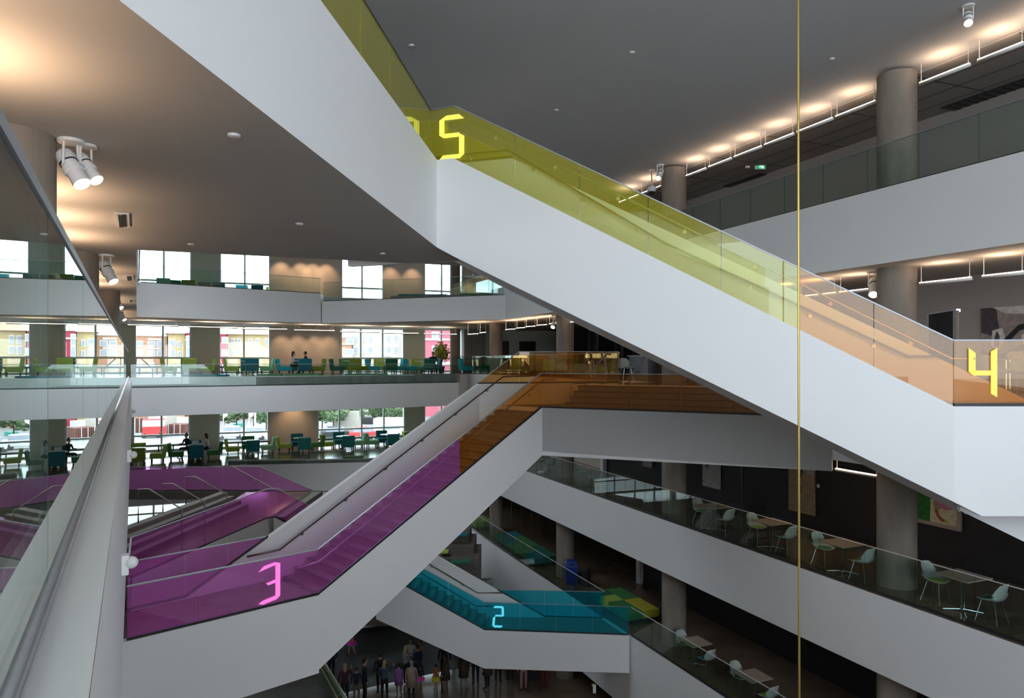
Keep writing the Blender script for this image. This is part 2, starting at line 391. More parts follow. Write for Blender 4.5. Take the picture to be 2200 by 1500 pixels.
for h0, b1 in ((H3, 30), (H2, 27)):
    struct(wall_mb([AB(17.17, b1), AB(17.17, -14)], [h0+.12]*2, [h0]*2, .03), 'baseboard_right', ['black_matte'])
# atrium-side return of the level 2 gallery at ground floor
wallseg('wall_right', AB(19, 40), AB(19, -14), H1, -12.42, .25, 'black_wall')
# ground-floor glazing of the entrance
GB = 38.0
vest = thing('entrance_glazing', (*AB(2, GB), H1), 'black framed entrance glazing at the far side of the ground floor', 'glazing')
for k, a in enumerate([-8, -6.6, -5.6, -4.55, -3.2, -1.7, -.3, 1.0, 2.0, 4, 6, 8, 10, 12]):
    p = AB(a, GB); wd = .42 if abs(a+1.7) < .05 or abs(a-4) < .05 else .10
    MB().box((p[0], p[1], H1+1.5), (wd, .14, 3.0), rz=.389).build('post', 'black_matte', vest)
for z, hh in ((.1, .22), (2.5, .12), (3.1, .3)):
    p = AB(2, GB); MB().box((p[0], p[1], H1+z), (20.4, .16, hh), rz=.389).build('rail', 'black_matte', vest)
for a0, a1 in ((-8, -5), (-5, -1.9), (-1.5, 3.8), (4.2, 12)):
    p = AB((a0+a1)/2, GB); MB().box((p[0], p[1], H1+1.5), (a1-a0-.1, .02, 2.7), rz=.389).build('pane', 'window_glass', vest)
struct(MB().prism([AB(-9, 38.6), AB(13, 38.6), AB(13, 60), AB(-9, 60)], H1+.0, H1+.02), 'floor', ['white_paint'])
# ---------------------------------------------------------------- window wall
def win_wall(h0, h1, wins, mats):
    """wins: (u0, u1, [mullion u], pier material to its right)"""
    aa = [toab(ub(u0, WB))[0] for u0, *_ in wins]
    prev = -12.0
    for k, (u0, u1, mus, pm) in enumerate(wins):
        a0, a1 = toab(ub(u0, WB))[0], toab(ub(u1, WB))[0]
        if k == 0: wallseg('wall_far', AB(prev, WB), AB(a0, WB), h0, h1, .35, mats)
        a2 = toab(ub(wins[k+1][0], WB))[0] if k+1 < len(wins) else 27
        wallseg('wall_far', AB(a1, WB), AB(a2, WB), h0, h1, .35, pm)
        win = thing('window_%d' % (k+1), (*AB((a0+a1)/2, WB), h0), None, None); win['kind'] = 'structure'
        m = MB(); y = WB+.06
        def bar(ax, z0, z1, wd=.07, dep=.14): p = AB(ax, y); m.box((p[0], p[1], (z0+z1)/2), (wd, dep, z1-z0), rz=.389)
        bar(a0+.04, h0, h1, .08); bar(a1-.04, h0, h1, .10, .3)
        for mu in mus: bar(toab(ub(mu, WB))[0], h0, h1, .10)
        bar((a0+a1)/2, h0+.86, h0+.96, a1-a0); bar((a0+a1)/2, h0, h0+.10, a1-a0); bar((a0+a1)/2, h1-.06, h1, a1-a0)
        m.build('window_frame', 'window_frame', win)
        p = AB((a0+a1)/2, y); MB().box((p[0], p[1], (h0+h1)/2), (a1-a0, .02, h1-h0), rz=.389).build('pane', 'window_glass', win)
for h0, h1 in ((2.17, 3.83), (-2.33, -.67), (-6.9, -5.17), (-12.42, -9.67)):
    wallseg('wall_far', AB(-12, WB-.001), AB(27, WB-.001), h0, h1, .35, 'sage_wall')
win_wall(H5, RC, [(130, 255, [190], 'sage_wall'), (293, 412, [352], 'sage_wall'), (472, 581, [526], 'beige_wall'), (733, 824, [778], 'beige_wall'), (911, 994, [949], 'beige_wall')], 'sage_wall')
win_wall(H4, 2.17, [(130, 255, [190], 'sage_wall'), (289, 411, [350], 'sage_wall'), (470, 581, [524], 'beige_wall'), (732, 868, [775, 822], 'sage_wall'), (911, 993, [948], 'beige_wall'), (1083, 1106, [], 'sage_wall')], 'sage_wall')
win_wall(H3, -2.33, [(130, 255, [190], 'sage_wall'), (285, 409, [347], 'sage_wall'), (469, 578, [524], 'beige_wall'), (682, 870, [729, 777, 825], 'sage_wall'), (911, 993, [948], 'beige_wall')], 'sage_wall')
win_wall(H2, -6.9, [(130, 255, [190], 'sage_wall'), (265, 540, [330, 400, 470], 'sage_wall'), (700, 990, [800, 900], 'sage_wall'), (1000, 1063, [1030], 'taupe_wall')], 'sage_wall')
# level 2 timber-lined end wall, panel by panel
for k in range(14):
    a = 16.5+k*.72; p = AB(a, 44.8+(.12 if k % 3 == 0 else 0)); b = ['wood_wall', 'concrete', 'wood_wall', 'stair_dark'][k % 4]
    struct(MB().box((p[0], p[1], H2+1.38), (.66, .12, 2.76), rz=.389), 'wall_panel', [b])
# level 4 lift core and dark bookcases beyond
p = AB(15.9, 45.6); struct(MB().box((p[0], p[1], H4+1.42), (1.5, .6, 2.84), rz=.389), 'wall_core', ['bench_concrete'])
p = AB(19.4, 46.0); struct(MB().box((p[0], p[1], H4+1.42), (5.2, .4, 2.84), rz=.389), 'wall_core', ['sage_wall'])
for k, a in enumerate((17.9, 19.9)):
    p = AB(a, 45.74); o = MB().box((p[0], p[1], H4+1.05), (1.2, .1, 2.1), rz=.389)
    o.build('lift_door', 'frame_dark', label=['dark brown lift door left of the other beyond the far gallery', 'dark brown lift door right of the other, half behind the concrete column'][k], cat='door', group=None)
# ---------------------------------------------------------------- columns
rows = [(12.1, .42), (20.9, .415), (29.3, .40), (38.0, .37), (45.55, .34), (3.4, .42), (-5.2, .42)]
def column(x, y, r, h0, h1, label):
    m = MB().tube([(x, y, h0), (x, y, h1)], r, 40)
    m.build('concrete_column', 'concrete', smooth=False, label=label, cat='column')
cn = ['nearest the camera', 'second from the camera', 'third from the camera', 'fourth from the camera', 'farthest, against the window wall', 'just outside the frame', 'behind the camera']
for lv, (h0, h1, nm) in enumerate(((H5, RC-.07, 'top gallery'), (H4, 2.17, 'fourth-floor gallery'), (H3, -2.33, 'third-floor gallery'), (H2, -6.9, 'second-floor gallery'), (H1, -12.42, 'ground floor'))):
    for k, (b, r) in enumerate(rows):
        if k > 4: continue
        if lv == 4 and k == 4: continue
        x, y = AB(14.6, b); column(x, y, r, h0, h1, 'round concrete column on the right of the %s, %s' % (nm, cn[k]))
for k, (X, Y) in enumerate(((-4.4, 6.86), (-8.3, 14.4), (-12.0, 22), (-15.6, 28.5))):
    for h0, h1, nm in ((H4, 2.17, 'warm-lit round concrete column by the near left guard, %s'), (H1, -2.33, 'round concrete column under the left gallery, %s')):
        if h0 == H1 and k: continue
        column(X-.4, Y, .40, h0, h1, nm % ['nearest', 'second', 'third', 'fourth'][k])
for k, (X, Y, h) in enumerate(((1.85, 30.5, H1),)):
    pass
# ================================================================ GUARDS (clear glass)
def guard(name_label, pts, base, top=None, mt='clear_glass', step=1.3, **k):
    g = thing('glass_guardrail', (pts[0][0], pts[0][1], base), name_label, 'guardrail')
    n = len(pts); top = base+.99 if top is None else top
    glass_run(g, pts, [base]*n, [top]*n, mt, step=step, **k); return g
# near left guard: ledge shoe is a rounded steel moulding; glass stands on the ledge
gp = [(-.524*-2.1-.245, -2.1), (GX(30.4, .245), 30.4)]
struct(MB().prism([(GX(-2), -2), (GX(30.5), 30.5), (GX(30.5, .42), 30.5), (GX(-2, .42), -2)], H4, H4+.006), 'trim_3', ['white_paint'])
g = thing('glass_guardrail', (gp[0][0], gp[0][1], H4), 'long clear glass guard at left edge mirroring the hall, steel moulding at foot', 'guardrail')
glass_run(g, gp, [H4+.05]*2, [H4+1.075]*2, 'near_glass', step=1.55, rr=.03, railw=.03, shoe=None)
m = MB().tube([(gp[0][0], gp[0][1], H4+.038), (gp[1][0], gp[1][1], H4+.038)], .028, 16)
m.build('base_moulding', 'steel', g, smooth=True)
RA = AX+.12
guard('clear glass guard along the right side of the top gallery', [AB(RA, -13.8), AB(RA, 43.2)], H5, rr=.012)
guard('clear glass guard of the right third-floor gallery above the long white fascia', [AB(RA, -13.8), AB(RA, 39.5)], H3, rr=.012, rail='fixture_white')
guard('clear glass guard of the second-floor gallery running down to the lower right', [AB(RA, -13.8), (4.22, 25.5)], H2, rr=.012, rail='fixture_white')
guard('clear glass guard of the second-floor gallery beyond the cyan landing', [(3.5, 27.25), AB(RA, 42.4)], H2, rr=.012, rail='fixture_white')
guard('clear glass guard of the far top gallery, left stretch above the pale fascia', [(-17.9, 34.75), (-10.75, 40.5)], H5, top=H5+.85, step=1.9)
guard('clear glass guard of the far top gallery, right stretch below the yellow stair', [(-10.6, 40.55), (-.35, 36.75), AB(AX-.25, 42.9)], 3.40, top=4.45, step=2.3)
guard('clear glass guard of the far fourth floor in front of the lounge chairs', [(GX(30.7), 30.62), (-2.95, 38.75)], -1.10, step=1.5)
guard('clear glass guard of the fourth-floor deck right of the far corner', [(-3.3, 39.6), (-2.3, 41.9), AB(RA, 39.3), (3.9, 26.0)], H4, step=2.1)
guard('clear glass guard of the far third-floor lounge', [(-14.6, 35.9), (-13.4, 36.35), (-6.5, 37.45), R_(39.6)], H3-.35, top=H3+.62, step=1.7)
# terrace benches seen through the far guards
def bench(lbl, p, q, h0, h1, d, mt='bench_concrete', name='concrete_bench'):
    return wall_mb([p, q], [h1]*2, [h0]*2, d).build(name, mt, label=lbl, cat='bench')
bench('long low concrete bench wall behind the far fourth-floor guard', uY(370, 32.4), uY(895, 37.9), -1.10, -.70, .12)
bench('pale green end block of the far fourth-floor bench', uY(893, 37.75), uY(988, 38.9), -1.10, -.62, .12)
bench('low concrete bench behind the far third-floor guard', uY(655, 36.95), uY(835, 37.7), -5.52, -5.05, .5)
bench('pale grey end block of the far third-floor bench', uY(490, 36.6), uY(652, 36.9), -5.52, -5.02, .5)
bench('low concrete bench on the far top gallery', uY(840, 39.6), uY(1075, 38.2), 3.40, 3.62, .4)
def cushion(lbl, u0, u1, v, Y, h, mt):
    p, q = uY(u0, Y), uY(u1, Y); wall_mb([p, q], [h+.08]*2, [h]*2, .5).build('seat_cushion', mt, label=lbl, cat='cushion')
cushion('long teal seat pad on the far fourth-floor bench', 392, 484, 0, 33.6, -.665, 'fabric_teal')
cushion('green seat pad on the fourth-floor bench below the teal armchair', 555, 602, 0, 35.4, -.665, 'fabric_forest')
cushion('green seat pad on the fourth-floor bench below the seated pair', 612, 686, 0, 36.0, -.665, 'fabric_forest')
cushion('long lime green seat pad on the far fourth-floor bench, right of the others', 740, 830, 0, 37.2, -.665, 'fabric_forest')
cushion('green seat pad on the far third-floor bench', 738, 778, 0, 37.9, -5.05, 'fabric_forest')
cushion('long teal seat pad on the far top gallery', 855, 960, 0, 39.4, 3.63, 'fabric_teal')
cushion('long bright green seat pad on the far top gallery below the lit wall', 988, 1065, 0, 38.9, 3.63, 'fabric_forest')
# ================================================================ STAIRS
def flight_steps(parent, a0, a1, f0, f1, h_from, h_to, n, mt='stair_stone', deep=.30):
    """steps between near line a0->a1 and far line f0->f1, climbing from h_from to h_to"""
    rise = (h_to-h_from)/n
    for k in range(n):
        t0, t1 = k/n, (k+1)/n+.12/n
        P = [(lerp(a0[0], a1[0], t), lerp(a0[1], a1[1], t)) for t in (t0, t1)]
        Q = [(lerp(f0[0], f1[0], t), lerp(f0[1], f1[1], t)) for t in (t0, t1)]
        z = h_from+rise*(k+1); lo = [P[0], P[1], Q[1], Q[0]]
        b = [z-rise-deep*.55, z-deep*.45, z-deep*.45, z-rise-deep*.55]
        m = MB().hexa([(x, y, b[i]) for i, (x, y) in enumerate(lo)], [(x, y, z) for x, y in lo])
        e = .16; N4 = [P[0], (lerp(P[0][0], P[1][0], e), lerp(P[0][1], P[1][1], e)), (lerp(Q[0][0], Q[1][0], e), lerp(Q[0][1], Q[1][1], e)), Q[0]]
        m.hexa([(x, y, z-.03) for x, y in N4], [(x, y, z+.004) for x, y in N4], 1)
        m.build('step', [mt, 'nosing'], parent)
def soffit(parent, a0, a1, f0, f1, h0, h1, th=.12, mt='white_paint'):
    lo = [(*a0, h0), (*a1, h1), (*f1, h1), (*f0, h0)]
    MB().hexa([(x, y, z-th) for x, y, z in lo], lo).build('soffit', mt, parent)
def mv(p, d, k): return (p[0]+d[0]*k, p[1]+d[1]*k)
SL = .535
# ---- stair A: yellow to orange, top gallery down to the fourth floor
dA = (.946, -.321); nA = (.321, .946)
A0, A1 = (-1.10, 13.55), (6.68, 10.9)
Ag = (-1.56, 13.86)
sA = thing('staircase', (A0[0], A0[1], H4), 'big white staircase descending left to right across the picture with yellow and orange glass', 'staircase')
wall_mb([(-1.42, 13.66), A0, A1, (7.1, 10.9)], [H5, H5, H4, H4], [2.17, 1.985, -2.117, -2.33], .14).build('stringer', 'white_paint', sA)
fA0 = (-.69, 15.3); hA0 = 4.65
def fa(s, extra=0): return mv(fA0, dA, s)
# far parapet: level top behind the landing, then falling
fp = [fa(-3.2), fa(-.6), fa(.73), fa(9.95)]
m = wall_mb(fp, [4.26, 4.26, 4.26, H4], [2.17, 2.17, 1.46, -3.08], .14); m.build('parapet', 'white_paint', sA)
flight_steps(sA, mv(A1, nA, .14), mv(A0, nA, .14), mv(A1, nA, 1.8), mv(A0, nA, 1.8), H4-.36, H5-.36, 27, deep=.2)
n0, n1, g0, g1 = mv(A0, nA, .13), mv(A1, nA, .13), fa(.45), fa(8.9)
MB().hexa([(*n0, 1.99), (*n1, -2.11), (*g1, -2.60), (*g0, 1.62)], [(*n0, 2.1), (*n1, -2.0), (*g1, -2.48), (*g0, 1.74)]).build('soffit', 'white_paint', sA)
cut = uY(1717, 1)[0]
def split_mat(p, q, uu):
    """parameter where the line p->q crosses photo column uu"""
    t = (uu-CU)/F; return (t*p[1]-p[0])/((q[0]-p[0])-t*(q[1]-p[1]))
ts = split_mat(A0, A1, 1717)
AC = (lerp(A0[0], A1[0], ts), lerp(A0[1], A1[1], ts)); hC = lerp(H5, H4, ts)
ng = [mv(p, nA, .05) for p in (A0, AC, A1)]
glass_run(sA, [Ag, ng[0]], [H5]*2, [H5+.99]*2, 'yellow_glass', step=1.2, rr=.022, railw=.035, shoe=None)
glass_run(sA, ng[:2], [H5, hC], [H5+.99, hC+.99], 'yellow_glass', step=1.24, rr=.022, railw=.035, shoe=None)
glass_run(sA, ng[1:], [hC, H4], [hC+.99, H4+.99], 'orange_glass', step=1.24, rr=.022, railw=.035, shoe=None)
glass_run(sA, [ng[2], (10.19, 10.95)], [H4]*2, [H4+.99]*2, 'orange_glass', step=1.2, rr=.022, railw=.035)
# far glass of the landing: a pane that dies into the falling parapet
glass_run(sA, [fa(-3.2), fa(-1.12), fa(.73)], [4.26]*3, [5.25, 5.25, 4.28], 'yellow_glass', rr=.02)
# rails: one on the near glass, one on the far parapet
ha = [mv(A0, nA, .14), mv(A1, nA, .14)]
handrail(sA, [(*mv(mv(A0, dA, -.3), nA, .14), H5+.72), (*mv(mv(A0, dA, .25), nA, .14), H5+.72), (*mv(A1, nA, .14), H4+.72), (*mv(mv(A1, dA, .3), nA, .14), H4+.72)], -1, arm=.07, pad='fixture_white')
hb = [mv(mv(A0, dA, s_), nA, 1.68) for s_ in (-1.2, .5, 3.7, 7.9, 8.5)]
handrail(sA, [(*p_, z_) for p_, z_ in zip(hb, (4.40, 4.40, 2.31, .10, .10))], 1, mt='bronze', arm=.09, every=1.05)
# bridge guard running towards the camera
gb = thing('glass_guardrail', (-2.0, 8, H5), 'yellow glass guard along the white bridge at upper left', 'guardrail')
glass_run(gb, [(-4.33, -13.8), Ag], [H5]*2, [H5+.99]*2, 'yellow_glass', step=1.5, shoe=None, rail='dark_metal', rr=.015)
gb2 = thing('glass_guardrail', (-7.27, 13.96, H5), 'clear glass guard on the hidden far side of the upper bridge', 'guardrail')
glass_run(gb2, [(-7.2, 14.0), (-17.9, 34.6)], [H5]*2, [H5+.99]*2, 'clear_glass', step=1.6)
# ---- stair B: orange to magenta, fourth floor down to the third
dB = (.718, .696); nB = (-.696, .718)
B0, B1 = (-4.28, 16.0), (.88, 21.0)
BL = (-7.12, 13.36); BR = (7.62, 17.18)
sB = thing('staircase', (B0[0], B0[1], H3), 'white staircase rising left to right with magenta glass below and orange glass above', 'staircase')
Bo = mv(B0, dB, -.42); Bp = mv(B1, dB, -.15)
m = MB()
def str_b():
    pts = [mv(BL, dB, -.55), B0, B1, BR]; tops = [H3, H3, -1.33, -1.33]; q = off_line(pts, .14)
    q = [BL if False else x for x in q]
    bots = [-6.94, -6.82, -2.72, -2.6]
    return wall_mb(pts, tops, bots, .14)
str_b().build('stringer', 'white_paint', sB)
FB0 = mv(BL, dB, 1.75); FB0 = (-7.13, 15.8); FB1 = (-1.0, 22.1)
flen = math.hypot(FB1[0]-FB0[0], FB1[1]-FB0[1]); dF = ((FB1[0]-FB0[0])/flen, (FB1[1]-FB0[1])/flen)
slF = (H4-H3)/flen
FL0 = (-7.95, 14.95)
wall_mb([FL0, FB0, FB1, (1.95, 23.08)], [H3, H3, H4, H4], [-6.9, -6.9, -2.5, -2.0], .16).build('parapet', 'white_paint', sB)
flight_steps(sB, mv(B0, nB, .14), mv(B1, nB, .14), mv(B0, nB, 1.72), mv(B1, nB, 1.72), H3-.12, -1.45, 23, mt='stair_stone')
soffit(sB, mv(B0, nB, .13), mv(B1, nB, .13), mv(B0, nB, 1.8), mv(B1, nB, 1.8), -6.66, -2.58)
MB().prism([BL, B0, mv(B0, nB, 1.8), FL0], -6.9, -6.75).build('landing_soffit', 'white_paint', sB)
# near glass: magenta up to u=990, orange beyond
tb = split_mat(B0, B1, 990); BC = (lerp(B0[0], B1[0], tb), lerp(B0[1], B1[1], tb)); hBC = lerp(H3, -1.33, tb)
i_ = lambda p: mv(p, nB, .05)
glass_run(sB, [i_(BL), i_(B0), i_(BC)], [H3, H3, hBC], [H3+.99, H3+.99, hBC+.99], 'magenta_glass', step=1.22, rr=.025, railw=.045)
glass_run(sB, [i_(BC), i_(B1), (7.6, 17.26)], [hBC, -1.33, -1.33], [hBC+.99, -.34, -.34], 'orange_glass', step=1.5, rr=.025, railw=.045)
# far glass triangles at foot and head
j_ = lambda p: mv(p, nB, .08)
tt = .99/slF
glass_run(sB, [j_(FL0), j_(FB0), j_(mv(FB0, dF, tt))], [H3, H3, H3+.99], [H3+.99]*3, 'magenta_glass', step=1.25, rr=.022, railw=.04)
F2 = (3.5, 23.6)
glass_run(sB, [j_(FB1), mv(j_(FB1), (.949, .316), .95/math.tan(math.atan(.6)) if False else 1.35), F2], [H4]*3, [H4+.02, H4+.99, H4+.99], 'orange_glass', step=1.3, rr=.022, railw=.04)
# handrails of stair B
k0 = [mv(p, nB, 1.66) for p in (mv(B0, dB, -.9), mv(B0, dB, -.1), mv(B1, dB, .0), mv(B1, dB, 1.2))]
handrail(sB, [(*k0[0], H3+.70), (*k0[1], H3+.72), (*k0[2], -1.33+.88), (*k0[3], -1.33+.88)], 1, mt='bronze', arm=.09, pad='bronze')
k1 = [mv(p, nB, .14) for p in (mv(B0, dB, -.45), mv(B0, dB, .1), mv(B1, dB, .15), mv(B1, dB, .75))]
handrail(sB, [(*k1[0], H3+.66), (*k1[1], H3+.70), (*k1[2], -1.33+.80), (*k1[3], -1.33+.80)], -1, arm=.07)
# broad steps from the orange landing up to the fourth floor
dN = (.8682, -.4962); nN = (.4962, .8682)
st = thing('broad_steps', (4, 21, -1.33), 'broad run of low steps behind the orange glass landing', 'steps')
for k in range(4):
    p = mv((.88, 21), nN, .38+.30*k); q = mv((.88, 21), nN, 1.54)
    s0 = .55
    poly = [mv(p, dN, s0), mv(p, dN, 6.9-.3*k), mv(q, dN, 5.75), mv(q, dN, s0)]
    z_ = -1.33+.155*(k+1); m = MB().prism(poly, -1.33+.155*k, z_); m.prism([mv(poly[0], nN, -.006), mv(poly[1], nN, -.006), mv(poly[1], nN, .05), mv(poly[0], nN, .05)], z_-.03, z_+.004, 1, 1, 1); m.build('step', ['stair_stone', 'nosing'], st)
for k, s in enumerate((1.25, 2.55, 4.0, 5.4)):
    r = thing('step_handrail', (*mv((.88, 21), dN, s), -1.33), 'steel handrail over the broad steps, %s from the left' % ['first', 'second', 'third', 'fourth'][k], 'handrail')
    a = mv(mv((.88, 21), dN, s), nN, .30); b = mv(a, nN, 1.5)
    MB().tube([(*a, -1.33), (*a, -.48), (*mv(a, nN, .12), -.42), (*b, .24), (*mv(b, nN, .35), .24), ], .024, 10).build('rail', 'rail_brown', r, smooth=True)
    MB().tube([(*b, H4), (*b, .24)], .022, 8).build('post', 'rail_brown', r)
# ---- stair C: cyan, third floor down to the second
C1 = (-1.0, 26.0); C0 = (-4.9, 26.0); CR = (4.14, 25.5)
sC = thing('staircase', (-1, 26, H2), 'white staircase with cyan glass coming down from the left to the second floor', 'staircase')
hC0 = H2+.552*3.9
wall_mb([C0, mv(C1, (1, 0), -.0), CR], [hC0, H2, H2], [hC0-1.75, -11.05, -11.0], .13).build('stringer', 'white_paint', sC)
FC1 = (1.23, 27.3); FC0 = (-4.9, 27.5)
wall_mb([FC0, FC1, (3.42, 27.12)], [H2+.56*6.13, H2, H2], [H2+.9, -11.0, -11.0], .13).build('parapet', 'white_paint', sC)
flight_steps(sC, (-1.0, 26.13), (-4.9, 26.13), (-1.0, 27.3), (-4.9, 27.4), H2, hC0, 13)
soffit(sC, (-4.9, 26.12), (-1.0, 26.12), (-4.9, 27.5), (-1.0, 27.5), hC0-1.4, -10.75)
glass_run(sC, [(-4.9, 26.05), (-1, 26.05), (4.14, 25.55)], [hC0, H2, H2], [hC0+.99, H2+.99, H2+.99], 'cyan_glass', step=1.3, rr=.014)
ttc = .99/.56
glass_run(sC, [(1.23-ttc, 27.42), (1.23, 27.38), (3.42, 27.2)], [H2+.99, H2, H2], [H2+1.0, H2+.99, H2+.99], 'cyan_glass', step=1.3, rr=.014)
handrail(sC, [(-4.8, 27.33, hC0+.85), (-1.3, 27.25, H2+.95), (-.3, 27.23, H2+.95)], 1, mt='bronze', arm=.08)
handrail(sC, [(-4.8, 26.2, hC0+.75), (-1.3, 26.2, H2+.80), (-.7, 26.2, H2+.80)], -1, mt='bronze', arm=.07)
# ---- stair E (green) at the foot of the picture
sE = thing('staircase', (-6.3, 24, H1), 'broad dark staircase with green glass going down to the ground floor', 'staircase')
eB, eT = (-8.5, 32.2), (-3.4, 17.0); hT = -9.75
wT, wB = (eT[0]-4.8, eT[1]-1.5), (eB[0]-4.8, eB[1]-1.5)
flight_steps(sE, eB, eT, wB, wT, H1, hT, 27, mt='stair_dark', deep=.2)
glass_run(sE, [eT, eB], [hT, H1+.02], [hT+.99, H1+1.0], 'green_glass', step=1.4, rr=.03, railw=.05, rail='fixture_white', shoe='bronze')
MB().tube([(eT[0]-.1, eT[1], hT+.7), (eB[0]-.1, eB[1], H1+.7)], .022, 8).build('handrail', 'brass', sE, smooth=True)
wall_mb([wB, wT], [H1+.25, hT+.25], [H1, hT-.8], .22).build('stringer', 'white_paint', sE)
# ---- magenta walkway and steps at lower left
gw = thing('glass_guardrail', (-9.1, 17.3, H3), 'magenta glass guard along the left third-floor walkway, turning down at its end', 'guardrail')
glass_run(gw, [(-7.98, 15.0), (-9.12, 17.27), (-8.12, 23.9), (-7.8, 24.0), (-5.2, 24.0)], [H3]*4+[H3-1.39], [H3+.95]*4+[H3-.44], 'magenta_glass', step=1.35, rr=.022, railw=.04, shoe_h=.03)
gf = thing('glass_guardrail', (-12, 29, H3), 'magenta glass guard behind the lower left steps, top edge falling to the right', 'guardrail')
glass_run(gf, [(-16.2, 28.95), (-10.1, 28.95), (-8.0, 28.95)], [H3, H3, H3-.02], [H3+.95, H3+.95, H3+.02], 'magenta_glass', step=1.7, rr=.022, railw=.04)
sD = thing('staircase', (-7.8, 26, H3-2), 'white staircase descending to the right behind the magenta walkway', 'staircase')
wall_mb([(-7.9, 23.9), (-5.0, 23.9)], [H3, H3-1.55], [H3-1.7, H3-3.25], .12).build('stringer', 'white_paint', sD)
wall_mb([(-8.0, 28.9), (-5.0, 28.9)], [H3, H3-1.6], [H3-1.7, H3-3.25], .12).build('parapet', 'white_paint', sD)
flight_steps(sD, (-4.9, 24.05), (-7.85, 24.05), (-4.9, 28.8), (-7.85, 28.8), H3-1.6, H3, 10)
handrail(sD, [(-11.6, 28.8, H3+.62+.4), (-11.2, 28.8, H3+.62+.4), (-9.4, 28.8, H3+.04), (-6.9, 28.8, H3+.0), (-5.6, 28.8, H3-.62)], 1, mt='bronze', arm=.09, every=1.6)
bs = thing('broad_steps', (-10.4, 22, H3), 'brown stone steps rising to the left beside the magenta walkway', 'steps')
def sline(o): return [(-9.95-o, 17.6), (-9.35-o*.9, 25.6)]
for k in range(4):
    a = sline(.28*k); b = sline(1.15)
    MB().prism([a[0], a[1], b[1], b[0]], H3+.14*k, H3+.14*(k+1)).build('step', 'stair_stone', bs)
for k, (u, v, u2, v2) in enumerate(((297, 1052, 391, 1094), (350, 1040, 440, 1079), (400, 1025, 488, 1062))):
    Yk = (20.6, 22.3, 24.6)[k]; r = thing('step_handrail', (*uY(u, Yk), H3+.5), 'bent steel handrail over the brown steps, %s' % ['nearest the left guard', 'middle one', 'farthest to the right'][k], 'handrail')
    a = uY(u, Yk); b = uY(u2, Yk+.25); ha_, hb_ = hv(v, Yk), hv(v2, Yk+.25)
    MB().tube([(*a, ha_-.95), (*a, ha_), (a[0]+.28, a[1]+.05, ha_), (*b, hb_), (*b, hb_-.82)], .022, 10).build('rail', 'rail_brown', r, smooth=True)
# ---- bleacher steps below the second floor gallery
bl = thing('bleacher_steps', (-3.2, 33, H2-.2), 'tall concrete seating steps between the two lower staircases', 'steps')
for k, (v, u) in enumerate(((1128, 992), (1150, 1007), (1175, 1018), (1200, 1029))):
    Y = 34.2-.8*k; h = hv(v, Y); p = uY(u, Y)
    MB().box((p[0]-3.0, Y+1.2, (h-11.6)/2), (6.0, 2.6, h+11.6)).build('step', 'stair_dark' if k else 'stair_stone', bl)
p = uY(1010, 31.0); MB().box((p[0]-1.2, 31.2, -10.2), (4.2, 2.0, 1.1)).build('step', 'bench_concrete', bl)
for lbl, u0, u1, v, Y, mt in (('teal pad on the top bleacher step', 958, 1003, 1153, 33.0, 'fabric_teal'), ('lime pad on the middle bleacher step', 945, 962, 1190, 32.0, 'fabric_lime'), ('dark green pad on the lower bleacher step', 968, 1010, 1212, 31.2, 'fabric_pine')):
    p, q = uY(u0, Y), uY(u1, Y); h = hv(v, Y)
    wall_mb([p, q], [h+.07]*2, [h]*2, .5).build('seat_cushion', mt, label=lbl, cat='cushion')

t = thing('corner_steps', (*uY(330, 32.0), -1.1), 'short dark steps at the left end of the far fourth-floor bench', 'steps')
for k in range(3):
    p, q = uY(288, 31.6+.25*k), uY(372-10*k, 32.6+.25*k); wall_mb([p, q], [-1.1+.14*(k+1)]*2, [-1.1]*2, .8-.25*k).build('step', 'stair_dark', t)
r = thing('step_handrail', (*uY(293, 31.6), -1.1), 'bent steel handrail beside the mirroring guard on the far fourth floor', 'handrail')
p, q = uY(293, 31.7), uY(328, 32.2)
MB().tube([(*p, -1.1), (*p, hv(768, 31.7)), (*uY(301, 31.7), hv(768, 31.7)), (*q, hv(793, 32)), (*q, -1.1)], .022, 10).build('rail', 'rail_brown', r, smooth=True)
# ================================================================ LAMPS AND CEILING FITTINGS
ORD = ['first', 'second', 'third', 'fourth', 'fifth', 'sixth', 'seventh', 'eighth', 'ninth', 'tenth', 'eleventh', 'twelfth', 'thirteenth']
def uplight(p, q, h, drop, label, power, group=None, wl=True, r=.035, body='fixture_white'):
    """suspended linear fitting: tube body, glowing strip along its top, two hangers"""
    t = thing('linear_uplight', (*p, h), label, 'light fitting', group)
    d = nrm(p, q); w_ = Vector((-d.y, d.x, 0)); L = math.hypot(q[0]-p[0], q[1]-p[1])
    MB().tube([(*p, h), (*q, h)], r, 10).build('body', body, t, smooth=True)
    m = MB(); c = Vector(((p[0]+q[0])/2, (p[1]+q[1])/2, h+r*.75)); m.box(c, (L*.97, r*1.5, r*.9), rz=math.atan2(d.y, d.x)).build('diffuser', 'lamp_glow', t)
    for e in (.04, .96):
        x, y = lerp(p[0], q[0], e), lerp(p[1], q[1], e)
        MB().tube([(x, y, h), (x, y, h+drop)], .007, 6).build('hanger', 'fixture_white', t)
    if wl: light('uplight_glow', 'AREA', (c.x, c.y, h+.09), power, L*.45, WARM, (math.pi, 0, math.atan2(d.y, d.x)), parent=t, size_y=.09)
    return t
b0 = 9.0
seg = [(10.0, 11.35), (8.55, 9.9), (12.75, 14.1), (14.2, 15.5), (15.6, 16.9), (17.0, 18.3), (18.4, 19.7), (21.6, 22.9), (23.0, 24.3), (24.4, 25.7)]
def row(nm, a, h, drop, segs, pw):
    for k, (s0, s1) in enumerate(sorted(segs)):
        uplight(AB(a, s0), AB(a, s1), h, drop, '%s linear uplight from the camera in the row along the %s' % (ORD[k], nm), pw)
